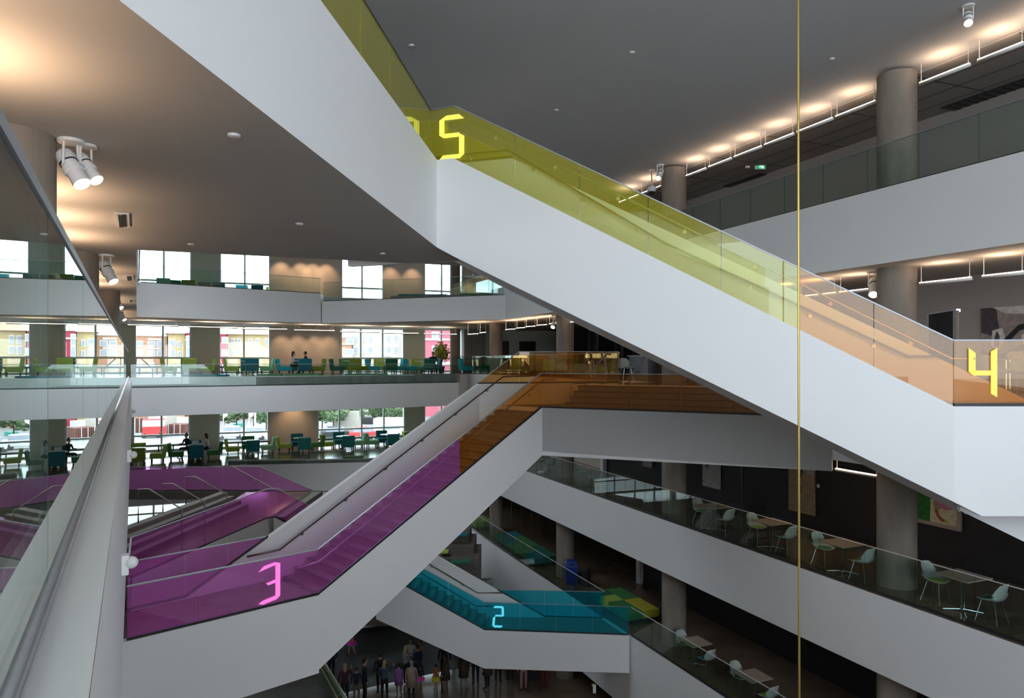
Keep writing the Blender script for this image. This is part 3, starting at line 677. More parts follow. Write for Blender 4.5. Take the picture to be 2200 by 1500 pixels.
def useg(u0, u1, a): return tuple(sorted((toab(ua(u0, a))[1], toab(ua(u1, a))[1])))
U5 = [(2205, 2330), (2100, 2200), (1975, 2085), (1795, 1882), (1712, 1790), (1642, 1706), (1577, 1637), (1522, 1572), (1474, 1517), (1377, 1420), (1330, 1372)]
row('top gallery ceiling', 14.65, 6.25, .45, [useg(a, b, 14.65) for a, b in U5], 3.6)
U4 = [(2205, 2330), (2110, 2200), (1975, 2088), (1803, 1882), (1718, 1796), (1650, 1712), (1292, 1330), (1258, 1288), (1226, 1254)]
row('fourth-floor gallery ceiling', 14.65, 1.75, .42, [useg(a, b, 14.65) for a, b in U4], 4.2)
U3 = [(1795, 1887), (1715, 1788), (1640, 1706)]
row('third-floor gallery ceiling', 14.65, -2.75, .42, [useg(a, b, 14.65) for a, b in U3], 8)
for k, (u0, u1, v0, v1, Ya, Yb) in enumerate(((273, 383, 699, 701, 37, 38.2), (403, 510, 702, 706, 38.4, 39.8), (520, 618, 706, 709, 40, 41), (631, 720, 709, 712, 41.2, 42.2), (730, 815, 712, 715, 42.4, 43.4), (822, 900, 715, 718, 43.6, 44.4), (910, 982, 717, 720, 44.6, 45.4))):
    p, q = uY(u0, Ya), uY(u1, Yb); h = (hv(v0, Ya)+hv(v1, Yb))/2
    uplight(p, q, h, 2.17-h, '%s linear uplight from the left in the row over the far fourth-floor lounge' % ORD[k], 20, wl=True, r=.03)
for k, (u0, u1, v0, v1) in enumerate(((570, 635, 885, 884), (637, 722, 883, 881), (731, 815, 879, 877), (822, 902, 876, 874), (908, 985, 872, 871))):
    Y = 38.4+k*.75; p, q = uY(u0, Y), uY(u1, Y+.5)
    uplight(p, q, hv((v0+v1)/2, Y), -2.33-hv((v0+v1)/2, Y), '%s linear uplight from the left over the far third-floor lounge' % ORD[k], 20, r=.03)
for k, (u0, v0, u1, v1) in enumerate(((1005, 719, 1028, 717), (1031, 716, 1044, 714), (1086, 709, 1108, 707), (1110, 706, 1128, 704), (1130, 703, 1150, 701), (1153, 700, 1175, 698), (1180, 697, 1197, 695))):
    Y = 40-k*1.0; uplight(uY(u0, Y), uY(u1, Y-.7), hv(v0, Y), 2.17-hv(v0, Y), '%s short uplight from the left in the far corner of the fourth floor' % ORD[k], 8, r=.028)
# left gallery: the row hidden behind the mirroring guard
YL = [1.0, 2.6, 4.3, 8.3, 9.95, 11.6, 15.9, 17.55, 19.2, 23.4, 25.05, 30.0, 31.7, 33.4]
for k, Y0 in enumerate(YL):
    o = 1.25
    p, q = (GX(Y0, o), Y0), (GX(Y0+1.3, o), Y0+1.3)
    uplight(p, q, 1.38, .79, '%s linear uplight from the camera over the left fourth-floor walkway' % (ORD[k] if k < 13 else 'fourteenth'), 15)
def spot_head(label, x, y, hc, size, aim, power=0, ang=1.0, n=1, col=WARM):
    """ceiling spotlight: rose, yoke, tapering ribbed body and bright lens"""
    t = thing('spotlight', (x, y, hc), label, 'spotlight'); s = size
    MB().tube([(x, y, hc), (x, y, hc-.05*s)], .20*s, 20).build('ceiling_rose', 'fixture_white', t)
    a = Vector(aim).normalized(); side = a.cross(Vector((0, 0, 1))).normalized(); c = Vector((x, y, hc-.42*s))
    y_ = MB()
    for k in (-1, 1): y_.tube([Vector((x, y, hc-.04*s))+side*.14*s*k, c+side*.15*s*k], .022*s, 6)
    y_.build('yoke', 'fixture_white', t)
    b = MB().tube([c-a*.30*s, c-a*.25*s, c+a*.02*s, c+a*.04*s, c+a*.12*s, c+a*.14*s, c+a*.38*s], [.08*s, .13*s, .13*s, .155*s, .155*s, .125*s, .14*s], 16)
    b.build('body', 'fixture_white', t, smooth=False)
    MB().tube([c+a*.375*s, c+a*.395*s], .115*s, 16).build('lens', 'lamp_hot', t)
    for k in range(3): MB().tube([c-a*(.05+.06*k)*s, c-a*(.07+.06*k)*s], .145*s, 16).build('cooling_rib', 'dark_metal' if k == 0 else 'fixture_white', t)
    if power:
        l = light('spot_beam', 'SPOT', c+a*.45*s, power, .05, col, spot=ang, blend=.8, parent=t)
        l.rotation_euler = a.to_track_quat('-Z', 'Y').to_euler()
    return t
for k, (u, v, Y, s, nm) in enumerate(((152, 300, 7.05, .60, 'nearest and largest'), (229, 548, 14.6, .75, 'second'), (250, 626, 22.2, .7, 'third'), (261, 665, 29.0, .65, 'fourth'))):
    x, y = uY(u, Y); spot_head('white twin-headed ceiling spotlight beside the left columns, %s' % nm, x, y, 2.17, s, (.55, -.12, -.8), 60 if k == 0 else 0, .7)
x, y = uY(165, 7.1); spot_head('small second spotlight head touching the nearest left spotlight', x+.02, y+.12, 2.17, .5, (.6, -.1, -.75))
for lbl, u, Y, hc, s in (('ceiling spotlight left of the second column on the top floor', 1418, 24.6, RC, .7), ('pale round camera on the ceiling at upper right', 2080, 13.6, RC, .55), ('bright ceiling spotlight left of the fourth-floor column at right', 1878, 17.4, 2.17, .8), ('bright spotlight left of the third fourth-floor column', 1192, 33.5, 2.17, .8)):
    x, y = uY(u, Y); spot_head(lbl, x, y, hc, s, (-.3, -.5, -.65))
# wall washers on the far window wall
def washer(u, h, lbl, b=45.55, pw=40, ang=1.25, hh=.25, hc=None):
    x, y = ub(u, b); t = thing('wall_washer', (x, y, h), lbl, 'spotlight')
    MB().lathe((x, y, h-.12), [(.05, 0), (.055, .06), (.05, .12)], 12).build('body', 'fixture_white', t)
    l = light('washer_beam', 'SPOT', (x, y, h-.16), pw, .06, WARM, spot=ang, blend=.9, parent=t)
    d = Vector((E2[0], E2[1], -1.35)).normalized(); l.rotation_euler = d.to_track_quat('-Z', 'Y').to_euler()
for k, u in enumerate((608, 643, 680, 710)): washer(u, 2.17, '%s downlight from the left over the beige wall of the far fourth floor' % ORD[k], pw=34)
for k, u in enumerate((607, 650, 676, 705)): washer(u, 6.70, '%s downlight from the left over the beige wall of the far top floor' % ORD[k], pw=60)
for k, u in enumerate((846, 893)): washer(u, 6.70, '%s downlight over the narrow pier of the far top floor' % ('left' if k == 0 else 'right'), pw=50)
for k, u in enumerate((1017, 1045)): washer(u, 5.9, '%s downlight over the low wall right of the top floor windows' % ('left' if k == 0 else 'right'), pw=60)
washer(632, -2.33, 'downlight over the beige wall of the far third floor', pw=46, ang=1.7); washer(1032, 2.17, 'downlight over the small framed picture on the far fourth floor', pw=46, ang=1.3)
# right-hand art light
x, y = AB(16.1, 6.8); t = thing('wall_washer', (x, y, 2.17), 'ceiling downlight over the large black and white photograph', 'spotlight')
MB().lathe((x, y, 2.05), [(.05, 0), (.055, .06), (.05, .12)], 12).build('body', 'fixture_white', t)
l = light('washer_beam', 'SPOT', (x, y, 2.0), 130, .05, WARM, spot=1.35, blend=.6, parent=t); d = Vector((E1[0], E1[1], -1.0)); l.rotation_euler = d.to_track_quat('-Z', 'Y').to_euler()
x, y = AB(15.6, 20.5); t = thing('wall_washer', (x, y, 2.17), 'ceiling downlight beyond the orange glass of the big stair', 'spotlight')
MB().lathe((x, y, 2.05), [(.05, 0), (.055, .06), (.05, .12)], 12).build('body', 'fixture_white', t)
l = light('washer_beam', 'SPOT', (x, y, 2.0), 150, .05, WARM, spot=1.5, blend=.6, parent=t); d = Vector((E1[0]*.7, E1[1]*.7-.3, -1.0)); l.rotation_euler = d.to_track_quat('-Z', 'Y').to_euler()
# vents, detectors, exit sign, cameras
for k, (u, v, w_, l_) in enumerate(((263, 473, .22, .9), (278, 597, .22, .9), (282, 646, .2, .9))):
    x, y = uz(u, v, 2.16); t = thing('ceiling_vent', (x, y, 2.14), 'twin-slot ceiling vent on the left soffit, %s' % ['nearest', 'second', 'farthest'][k], 'vent')
    MB().box((x, y, 2.157), (.19, l_*1.3, .02), rz=.48).build('frame', 'fixture_white', t)
    for s in (-1, 1): MB().box((x+.042*s, y-.02*s, 2.143), (.045, l_*1.15, .012), rz=.48).build('slot', 'black_matte', t)
for k, (u, v, h) in enumerate(((503, 289, 2.17), (643, 480, 2.17), (410, 524, 2.17), (822, 544, 2.17), (1195, 236, RC), (1787, 126, RC), (1358, 112, RC), (884, 97, RC))):
    x, y = uz(u, v, h); MB().lathe((x, y, h-.03), [(.03, 0), (.055, .008), (.06, .03)], 14).build('sprinkler_rose', 'fixture_white', label='small round ceiling sprinkler cover, %s' % ['left of centre on the low soffit', 'lower middle of the low soffit', 'above the first far window', 'near the tip of the low soffit', 'right of the yellow numeral on the grey ceiling', 'upper right grey ceiling past the hanging cable', 'upper middle grey ceiling', 'above the yellow bridge guard'][k], cat='sprinkler')
for k, (u, v, s) in enumerate(((1610, 389, 1.0), (2135, 205, 1.1))):
    x, y = uz(u, v, RC-.08); t = thing('ceiling_grille', (x, y, RC-.1), 'dark rectangular ceiling grille on the top floor, %s' % ['beside the exit sign', 'at the right edge'][k], 'vent')
    MB().box((x, y, RC-.085), (.75*s, 2.0*s, .03), rz=.389).build('frame', 'dark_metal', t)
    for q in range(9): MB().box((x+E2[0]*(q-4)*.21*s, y+E2[1]*(q-4)*.21*s, RC-.105), (.70*s, .03, .015), rz=.389).build('louvre', 'black_matte', t)
x, y = uY(1633, 24.5); hS = hv(358, 24.5)
t = thing('exit_sign', (x, y, hS), 'green and white running man exit sign under the top floor ceiling', 'sign')
MB().box((x, y, hS), (.36, .05, .19)).build('box', 'fixture_white', t)
MB().box((x+.02, y-.028, hS), (.30, .008, .155)).build('face', 'exit_green', t)
m = MB(); xx = x+.02; yy = y-.036
m.box((xx+.055, yy, hS), (.075, .006, .13)); m.build('doorway_symbol', 'exit_white', t)
m = MB(); m.tube([(xx-.015, yy-.004, hS+.05), (xx-.015, yy, hS+.05)], .014, 10); m.tube([(xx-.02, yy, hS+.03), (xx-.035, yy, hS-.01)], .012, 6)
for q in (((-.035, -.01), (-.01, -.03), (-.02, -.06)), ((-.035, -.01), (-.06, -.035), (-.085, -.03)), ((-.02, .025), (.0, .0), (.02, .01)), ((-.02, .025), (-.05, .015), (-.06, -.005))):
    m.tube([(xx+a, yy, hS+b) for a, b in q], .006, 5)
m.build('running_man_symbol', 'exit_white', t)
MB().tube([(x-.1, y, hS+.09), (x-.1, y, RC-.06)], .008, 6).build('hanger', 'fixture_white', t)
x, y = uY(1606, 24.5); MB().box((x, y, hv(354, 24.5)), (.14, .06, .22)).build('ceiling_sensor', 'fixture_white', label='small pale box sensor left of the exit sign', cat='sensor')
x, y = uz(1400, 372, RC-.5)
def dome_cam(label, x, y, hc, drop=.45, s=1.0, body='fixture_white'):
    t = thing('dome_camera', (x, y, hc), label, 'camera')
    if drop: MB().tube([(x, y, hc), (x, y, hc-drop)], .022*s, 10).build('stem', body, t)
    MB().tube([(x, y, hc-.02), (x, y, hc)], .09*s, 16).build('ceiling_plate', body, t)
    MB().lathe((x, y, hc-drop-.24*s), [(.10*s, 0), (.145*s, .03*s), (.15*s, .13*s), (.08*s, .2*s), (.03*s, .24*s)], 20).build('housing', body, t, smooth=True)
    MB().ell((x, y, hc-drop-.23*s), (.10*s, .10*s, .11*s), 16, 8).build('dome', 'black_matte', t, smooth=True)
x, y = uY(1400, 25.2); dome_cam('grey dome camera hanging from the ceiling left of the second top-floor column', x, y, RC, .52, 1.05)
x, y = uY(1352, 29.3); dome_cam('white ceiling dome camera under the second-floor gallery ceiling', x, y, -6.9, .28, 1.2)
# sensors on the near fascia
def fsensor(lbl, u, v, Y, s):
    x, y = uY(u, Y); h = hv(v, Y); gx = GX(Y)
    t = thing('motion_sensor', (gx, y, h), lbl, 'sensor')
    MB().box((gx+.035*s, y, h), (.07*s, .12*s, .20*s), rz=.48).build('bracket', 'fixture_white', t, bevel=.008)
    MB().ell((gx+.10*s, y, h+.015), (.062*s, .062*s, .062*s), 16, 10).build('dome', 'fixture_white', t, smooth=True)
fsensor('round white sensor on the near left fascia, beside the magenta glass', 280, 1213, 5.2, .72)
fsensor('round white sensor on the near left fascia, at the third floor lounge', 285, 980, 9.6, .8)
fsensor('round white sensor on the near left fascia, farthest and highest', 290, 885, 17.5, .8)
x, y = uY(1277, 25.0); t = thing('wall_sensor', (x, y, hv(1448, 25)), 'small white box and sensor on the underside below the cyan landing', 'sensor')
MB().box((x, y, hv(1448, 26.2)), (.10, .08, .28)).build('box', 'fixture_white', t); MB().box((x-.06, y-.02, hv(1440, 26.2)), (.05, .06, .07)).build('knob', 'brass', t)
# hanging cable
m = MB().tube([(*uY(1714, 9.0), RC+.0), (*uY(1716, 9.0), 0), (*uY(1718.5, 9.0), -9.5)], .0145, 8)
m.build('hanging_cable', 'brass', label='thin taut yellow cable hanging from ceiling to below the frame', cat='cable')
# ================================================================ NUMERALS ON THE GLASS
def strokes(parent, name, o, dx, up, w_, h_, th, segs, mt, nrm_):
    """flat octagonal strokes; o = lower left corner, dx = plan direction, segs in unit square"""
    o = Vector(o); dx = Vector(dx); up = Vector((0, 0, 1)); n = Vector(nrm_)
    m = MB()
    for pts in segs:
        P = [o+dx*(p[0]*w_)+Vector((0, 0, 1))*(p[1]*h_) for p in pts]
        k = len(P); m.add([p-n*.004 for p in P]+[p+n*.004 for p in P], [tuple(range(k)), tuple(range(2*k-1, k-1, -1))]+[(i, (i+1) % k, k+(i+1) % k, k+i) for i in range(k)])
    return m.build(name, mt, parent)
def onA(u, off=-.025):
    t = split_mat(mv(A0, nA, .05+off), mv(A1, nA, .05+off), u); a = mv(A0, nA, .05+off); b = mv(A1, nA, .05+off); return (lerp(a[0], b[0], t), lerp(a[1], b[1], t))
def frame_on(line, u0, u1, v0, v1, off=-.03):
    a, b = line; t0, t1 = split_mat(a, b, u0), split_mat(a, b, u1)
    P = (lerp(a[0], b[0], t0), lerp(a[1], b[1], t0)); Q = (lerp(a[0], b[0], t1), lerp(a[1], b[1], t1))
    d = nrm(P, Q); n = Vector((d.y, -d.x, 0)); L = math.hypot(Q[0]-P[0], Q[1]-P[1]); Y = (P[1]+Q[1])/2
    o = (P[0]+n.x*.022, P[1]+n.y*.022, hv(v1, Y)); return o, d, n, L, hv(v0, Y)-hv(v1, Y)
S = .17
def seg_shape(kind):
    t = .38; u = .17    # bar thickness across and up, as a share of the box
    a, b, c = .30, .11, .5
    if kind == 5:
        return [[(1, .895), (.80, 1), (.30, 1), (.16, .955), (.16, .895)], [(.16, .955), (.0, .90), (.0, .56), (.20, .52), (.20, .895), (.16, .895)],
                [(.0, .56), (.17, .49), (.82, .49), (.82, .555), (.80, .585), (.20, .585), (.20, .52)], [(.82, .555), (1, .50), (1, .09), (.80, .12), (.80, .49), (.82, .49)],
                [(1, .09), (.83, 0), (0, 0), (.15, .095), (.80, .095), (.80, .12)]]
    if kind == 4:
        return [[(0, 1), (.24, .90), (.24, .46), (.0, .52)], [(.0, .52), (.16, .44), (.80, .44), (.80, .54), (.24, .54)], [(.78, .93), (1, 1), (1, 0), (.78, .07)]]
    if kind == 3:
        return [[(0, .82), (.25, .95), (.76, 1.0), (.80, .93), (.30, .865)], [(.76, 1.0), (1, .95), (1, .54), (.78, .56), (.78, .93)], [(1, .54), (.86, .48), (.45, .44), (.35, .50), (.78, .56)],
                [(1, .54), (1, .12), (.78, .14), (.78, .49)], [(1, .12), (.84, .04), (.2, -.02), (0, .02), (.2, .08), (.78, .14)]]
    if kind == 2:
        return [[(.12, .91), (.24, 1), (.84, 1), (.98, .95), (.98, .91)], [(.98, .93), (1, .56), (.80, .58), (.80, .91)], [(1, .56), (.86, .515), (.26, .515), (.30, .59), (.80, .59)],
                [(.26, .515), (.08, .45), (.02, .10), (.22, .12), (.28, .47)], [(.02, .10), (.18, 0), (.76, 0), (.9, .09), (.22, .10)]]
lineA = (mv(A0, nA, .05), mv(A1, nA, .05))
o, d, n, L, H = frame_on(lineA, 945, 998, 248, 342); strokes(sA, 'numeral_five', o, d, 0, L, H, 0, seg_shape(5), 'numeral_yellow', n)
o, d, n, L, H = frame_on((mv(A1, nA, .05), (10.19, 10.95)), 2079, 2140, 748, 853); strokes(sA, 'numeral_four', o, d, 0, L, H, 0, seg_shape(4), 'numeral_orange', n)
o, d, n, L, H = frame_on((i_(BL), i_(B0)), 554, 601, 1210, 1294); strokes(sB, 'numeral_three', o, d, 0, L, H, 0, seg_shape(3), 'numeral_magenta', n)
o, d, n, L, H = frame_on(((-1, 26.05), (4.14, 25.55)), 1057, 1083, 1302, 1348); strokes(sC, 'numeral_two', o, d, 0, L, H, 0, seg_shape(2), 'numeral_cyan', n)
# ================================================================ FURNITURE
def rbox(m, c, d, tilt=0, mi=0):
    R = Matrix.Rotation(tilt, 3, 'X'); return m.box(c, d, mi=mi, rot=R)
def lounge_proto(color):
    o = local_thing('lounge_chair', 'x', 'armchair', 'lounge chairs by the windows')
    f = 'fabric_'+color
    rbox(MB(), (0, .02, .30), (.68, .66, .26)).loc('seat', f, o, bevel=.03)
    rbox(MB(), (0, -.33, .52), (.70, .18, .68), .14).loc('backrest', f, o, bevel=.03)
    for sx in (-1, 1):
        for sy in (-1, 1): MB().box((sx*.29, sy*.27, .085), (.05, .05, .17)).loc('leg', 'black_matte', o)
    return o
PROTO = {}
def lounge(color, x, y, h, rz, label, group):
    if color not in PROTO: PROTO[color] = o = lounge_proto(color)
    else: o = copy_tree(PROTO[color])
    o['label'] = label; o['group'] = group; put(o, x, y, h, rz); return o
TBL = []
def round_table(x, y, h, label, group):
    if TBL: o = copy_tree(TBL[0])
    else:
        o = local_thing('round_table', 'x', 'table')
        MB().lathe((0, 0, .70), [(.01, 0), (.42, 0), (.44, .012), (.44, .028), (.01, .035)], 32).loc('tabletop', 'table_white', o)
        MB().lathe((0, 0, .03), [(.035, 0), (.035, .68)], 14).loc('pedestal', 'chrome', o)
        MB().lathe((0, 0, 0), [(.26, 0), (.26, .015), (.05, .04)], 24).loc('base', 'chrome', o); TBL.append(o)
    o['label'] = label; o['group'] = group; put(o, x, y, h); return o
CN = dict(lime='lime green', olive='olive green', pine='dark green', forest='green', teal='dark teal', cyan='bright teal', mint='mint green')
def lgroup(cx, cy, h, cols, where, grp, rot=.389, w=.92):
    """four lounge chairs round a white table; cols: left, back, front, right (None = absent)"""
    e = Matrix.Rotation(rot, 2)
    for k, (dx, dy, fz, nm) in enumerate(((-w, 0, -math.pi/2, 'left'), (-.08, .95, math.pi, 'far'), (.08, -.95, 0, 'near'), (w, 0, math.pi/2, 'right'))):
        if cols[k] is None: continue
        d = e@Vector((dx, dy)); lounge(cols[k], cx+d.x, cy+d.y, h, rot+fz, '%s lounge chair, %s side, table %s' % (CN[cols[k]], nm, where), grp)
    round_table(cx, cy, h, 'white round table %s' % where, grp.replace('chairs', 'tables'))
def atb(u, b): return ub(u, b)
G4 = 'lounge chairs on the far fourth floor'; G3 = 'lounge chairs on the far third floor'; G5 = 'lounge chairs on the far top floor'
for u, b, cols, wh in ((405, 42.6, ('lime', 'pine', 'lime', 'lime'), 'below the first fourth-floor window'), (536, 42.6, ('lime', 'teal', 'teal', 'mint'), 'below the second fourth-floor window'),
                       (647, 42.6, ('cyan', 'teal', 'teal', 'olive'), 'where two people sit on the fourth floor'), (752, 42.6, ('pine', 'forest', 'olive', 'olive'), 'left under the wide fourth-floor window'),
                       (828, 42.6, ('cyan', 'lime', 'pine', 'cyan'), 'right under the wide fourth-floor window'), (908, 42.6, ('cyan', 'lime', 'pine', 'teal'), 'by the potted tree on the fourth floor')):
    x, y = atb(u, b); lgroup(x, y, H4, cols, wh, G4, w=.92 if u < 700 else .72)
for u, b, cols, wh in ((296, 41.8, (None, 'lime', 'olive', 'lime'), 'at the left end of the third floor'), (420, 42.2, ('forest', 'teal', 'teal', 'forest'), 'where two students sit on the third floor'),
                       (538, 43.4, ('lime', 'forest', 'teal', 'mint'), 'below the second third-floor window'), (646, 43.8, ('lime', 'teal', 'teal', 'forest'), 'in front of the third-floor beige wall'),
                       (738, 43.9, ('lime', 'teal', 'teal', 'mint'), 'left under the wide third-floor window'), (832, 43.9, ('mint', 'teal', 'teal', 'forest'), 'right under the wide third-floor window'),
                       (912, 43.9, ('lime', 'teal', 'teal', 'forest'), 'behind the rising third-floor stair')):
    x, y = atb(u, b); lgroup(x, y, H3, cols, wh, G3)
for k, (u, c) in enumerate(((352, 'mint'), (378, 'pine'), (405, 'olive'), (440, 'pine'), (470, 'teal'), (520, 'cyan'), (552, 'teal'), (585, 'olive'), (618, 'pine'), (645, 'olive'))):
    Y = 40.6+(u-352)*.018; x, y = uY(u, Y); lounge(c, x, y, H5, .389+(math.pi if k % 2 else 0), '%s chair back peeping over the far top-floor fascia, %s from the left' % (CN[c], ORD[k]), G5)
# low window benches
def wbench(u0, u1, h, lbl):
    p, q = ub(u0, 45.9), ub(u1, 45.9); t = thing('window_bench', ((p[0]+q[0])/2, (p[1]+q[1])/2, h), lbl, 'bench')
    wall_mb([p, q], [h+.42]*2, [h+.32]*2, .4).build('seat', 'bench_concrete', t)
    for s in (.03, .35, .65, .97):
        MB().box((lerp(p[0], q[0], s), lerp(p[1], q[1], s)+.2, h+.16), (.06, .3, .32), rz=.389).build('leg', 'dark_metal', t)
wbench(292, 410, H4, 'long dark low bench under the first fourth-floor window'); wbench(471, 580, H4, 'long low bench under the second fourth-floor window')
wbench(300, 405, H3, 'long dark low bench under the first third-floor window'); wbench(471, 578, H3, 'long low bench under the second third-floor window'); wbench(684, 868, H3, 'long low bench under the wide third-floor window')
# cafe tables and shell chairs
def shell_proto(pad):
    o = local_thing('shell_chair', 'x', 'chair')
    n = 12; rows_ = [(-.20, .0, .455, .20, .02), (-.10, 0, .44, .225, .03), (.02, 0, .435, .235, .045), (.12, 0, .445, .235, .06), (.19, 0, .48, .23, .07), (.225, 0, .56, .225, .065), (.245, 0, .66, .215, .05), (.262, 0, .76, .195, .035), (.272, 0, .82, .15, .02)]
    m = MB(); k = 0; vs = []
    for (y, _, z, hw, lift) in rows_:
        for j in range(n+1):
            s = j/n*2-1; e = abs(s)**2.4
            if z < .5: vs.append((hw*s, -y*-1 if False else y, z+lift*e*1.5))
            else: vs.append((hw*s, y-lift*e*1.8, z-(.02*e if z > .75 else 0)))
    fs = [(i*(n+1)+j, i*(n+1)+j+1, (i+1)*(n+1)+j+1, (i+1)*(n+1)+j) for i in range(len(rows_)-1) for j in range(n)]
    m.add(vs, fs); s_ = m.loc('shell', 'shell_white', o, smooth=True); so = s_.modifiers.new('t', 'SOLIDIFY'); so.thickness = .012
    MB().ell((0, -.01, .462), (.19, .18, .022), 20, 6).loc('seat_pad', 'fabric_'+pad, o, smooth=True)
    for sx in (-1, 1):
        for sy in (-1, 1): MB().tube([(sx*.12, sy*.12, .44), (sx*.21, sy*.20+(0 if sy < 0 else .02), 0)], .009, 8).loc('leg', 'chrome', o)
    MB().tube([(-.12, -.12, .43), (.12, .12, .43)], .008, 6).tube([(.12, -.12, .43), (-.12, .12, .43)], .008, 6).loc('seat_frame', 'chrome', o)
    return o
SH = {}; CT = []
def shell(pad, x, y, h, rz, label, group='shell chairs at the small tables'):
    if pad in SH: o = copy_tree(SH[pad])
    else: SH[pad] = o = shell_proto(pad)
    o['label'] = label; o['group'] = group; put(o, x, y, h, rz); return o
def cafe_table(x, y, h, rz, label):
    if CT: o = copy_tree(CT[0])
    else:
        o = local_thing('cafe_table', 'x', 'table')
        MB().box((0, 0, .735), (.76, .76, .028)).loc('tabletop', 'table_wood', o, bevel=.008)
        for sx in (-1, 1): MB().tube([(sx*.05, 0, .72), (sx*.05, 0, .03)], .018, 10).loc('pedestal', 'chrome', o)
        for q in range(4):
            a = q*math.pi/2+math.pi/4; MB().tube([(0, 0, .05), (.36*math.cos(a), .36*math.sin(a), .012)], .014, 8).loc('foot', 'chrome', o)
        CT.append(o)
    o['label'] = label; o['group'] = 'square cafe tables along the right galleries'; put(o, x, y, h, rz); return o
for k, (a, b, h, pads, nm) in enumerate(((14.32, 10.3, H3, ('lime', 'pine'), 'nearest the camera on the third-floor gallery'), (14.2, 13.3, H3, ('forest', 'olive'), 'second on the third-floor gallery, past the cable'), (14.25, 15.8, H3, ('lime', 'teal'), 'third on the third-floor gallery'),
                                   (14.15, 18.2, H3, ('olive', 'forest'), 'fourth on the third-floor gallery'), (14.3, 26.6, H3, ('teal', 'pine'), 'fifth on the third-floor gallery'), (14.2, 30.6, H3, ('pine', 'teal'), 'farthest on the third-floor gallery'),
                                   (14.15, 19.1, H2, ('forest', 'teal'), 'upper one on the second-floor gallery'), (14.15, 16.4, H2, ('pine', 'lime'), 'lower one on the second-floor gallery'))):
    x, y = AB(a, b); cafe_table(x, y, h, .389, 'square pale cafe table, %s' % nm)
    for q, s in enumerate((1, -1)):
        x, y = AB(a+.06*s, b+s*.64); shell(pads[q], x, y, h, .389+(0 if s > 0 else math.pi)+.12, 'white shell chair, %s side, cafe table %s' % ('far' if s > 0 else 'near', nm))
for u, Y, h, rz, lbl in ((1345, 26.0, H4, .3, 'grey shell chair seen past the end of the orange guard'), (2128, 15.2, H4, 2.0, 'grey shell chair behind the orange numeral four'), (2180, 15.8, H4, -1.2, 'grey shell chair at the right edge behind orange glass')):
    x, y = uY(u, Y); shell('pine', x, y, h, rz, lbl)
x, y = uY(2165, 16.3); cafe_table(x, y, H4, .2, 'square cafe table behind the orange glass at the right edge')
# deck seating seen through the orange and clear glass
for k, (u, b, c, rz) in enumerate(((1002, 41.0, 'cyan', -1.2), (1042, 40.5, 'pine', 1.9), (1068, 40.8, 'pine', 0), (1112, 38, 'olive', 0), (1132, 37.5, 'forest', 1.5), (1240, 33, 'pine', .2), (1300, 31, 'forest', 1.6), (1180, 36, 'lime', 3))):
    x, y = ub(u, b); lounge(c, x, y, H4, rz, '%s lounge chair on the fourth-floor deck beyond the rising stair, %s from the left' % (CN[c], ORD[k]), 'lounge chairs on the fourth-floor deck')
for k, (u, b) in enumerate(((1018, 41.3), (1090, 39), (1215, 34.4), (1270, 32.5))):
    x, y = ub(u, b); round_table(x, y, H4, 'white round table on the fourth-floor deck, %s from the left' % ORD[k], 'tables on the fourth-floor deck')
# ottoman benches, bin on the second floor
def ottoman(a, b0, b1, wd, h, tiles, lbl, segs=5):
    x, y = AB(a+wd/2, (b0+b1)/2); t = thing('ottoman_bench', (x, y, h), lbl, 'ottoman'); n = 0
    for i in range(segs):
        for j in range(2):
            bb = lerp(b0, b1, (i+.5)/segs); aa = a+wd*(j+.5)/2; p = AB(aa, bb)
            MB().box((p[0], p[1], h+.29), (wd/2-.015, (b1-b0)/segs-.015, .30), rz=.389).build('cushion', 'fabric_'+tiles[n % len(tiles)], t, bevel=.02); n += 1
    for i in (.06, .5, .94):
        for j in (.1, .9):
            p = AB(a+wd*j, lerp(b0, b1, i)); MB().box((p[0], p[1], h+.07), (.05, .05, .14), rz=.389).build('leg', 'black_matte', t)
ottoman(13.85, 31.0, 36.4, 1.25, H2, ['teal', 'pine', 'forest', 'pine', 'forest', 'forest', 'teal', 'forest', 'pine', 'teal'], 'long patchwork green and teal ottoman beside the second-floor guard')
ottoman(13.8, 39.2, 41.0, 1.1, H2, ['lime', 'olive'], 'short lime green ottoman at the far end of the second floor', 2)
ottoman(13.95, 22.9, 25.7, 1.4, H2, ['forest', 'yellow', 'forest', 'yellow', 'lime', 'forest', 'pine', 'forest'], 'green and yellow ottoman behind the cyan landing', 4)
x, y = AB(14.35, 28.2); t = thing('recycling_bin', (x, y, H2), 'blue recycling bin standing before a column on the second floor', 'bin')
m = MB(); m.hexa([(x-.22, y-.22, H2), (x+.22, y-.22, H2), (x+.22, y+.22, H2), (x-.22, y+.22, H2)], [(x-.28, y-.28, H2+.8), (x+.28, y-.28, H2+.8), (x+.28, y+.28, H2+.8), (x-.28, y+.28, H2+.8)]); m.build('body', 'bin_blue', t, bevel=.02)
MB().hexa([(x-.30, y-.30, H2+.8), (x+.30, y-.30, H2+.8), (x+.30, y+.30, H2+.8), (x-.30, y+.30, H2+.8)], [(x-.2, y-.18, H2+1.0), (x+.2, y-.18, H2+1.0), (x+.2, y+.22, H2+1.0), (x-.2, y+.22, H2+1.0)]).build('lid', 'bin_blue', t, bevel=.02)
MB().box((x-.02, y-.27, H2+.88), (.2, .03, .07)).build('slot', 'black_matte', t)
x2, y2 = AB(14.75, 27.6); t = thing('litter_bin', (x2, y2, H2), 'small black litter bin beside the blue recycling bin', 'bin')
MB().lathe((x2, y2, H2), [(.17, 0), (.2, .7), (.2, .72), (.12, .78)], 18).build('body', 'black_matte', t); MB().lathe((x2, y2, H2+.76), [(.12, 0), (.1, .03)], 16).build('lid', 'dark_metal', t)
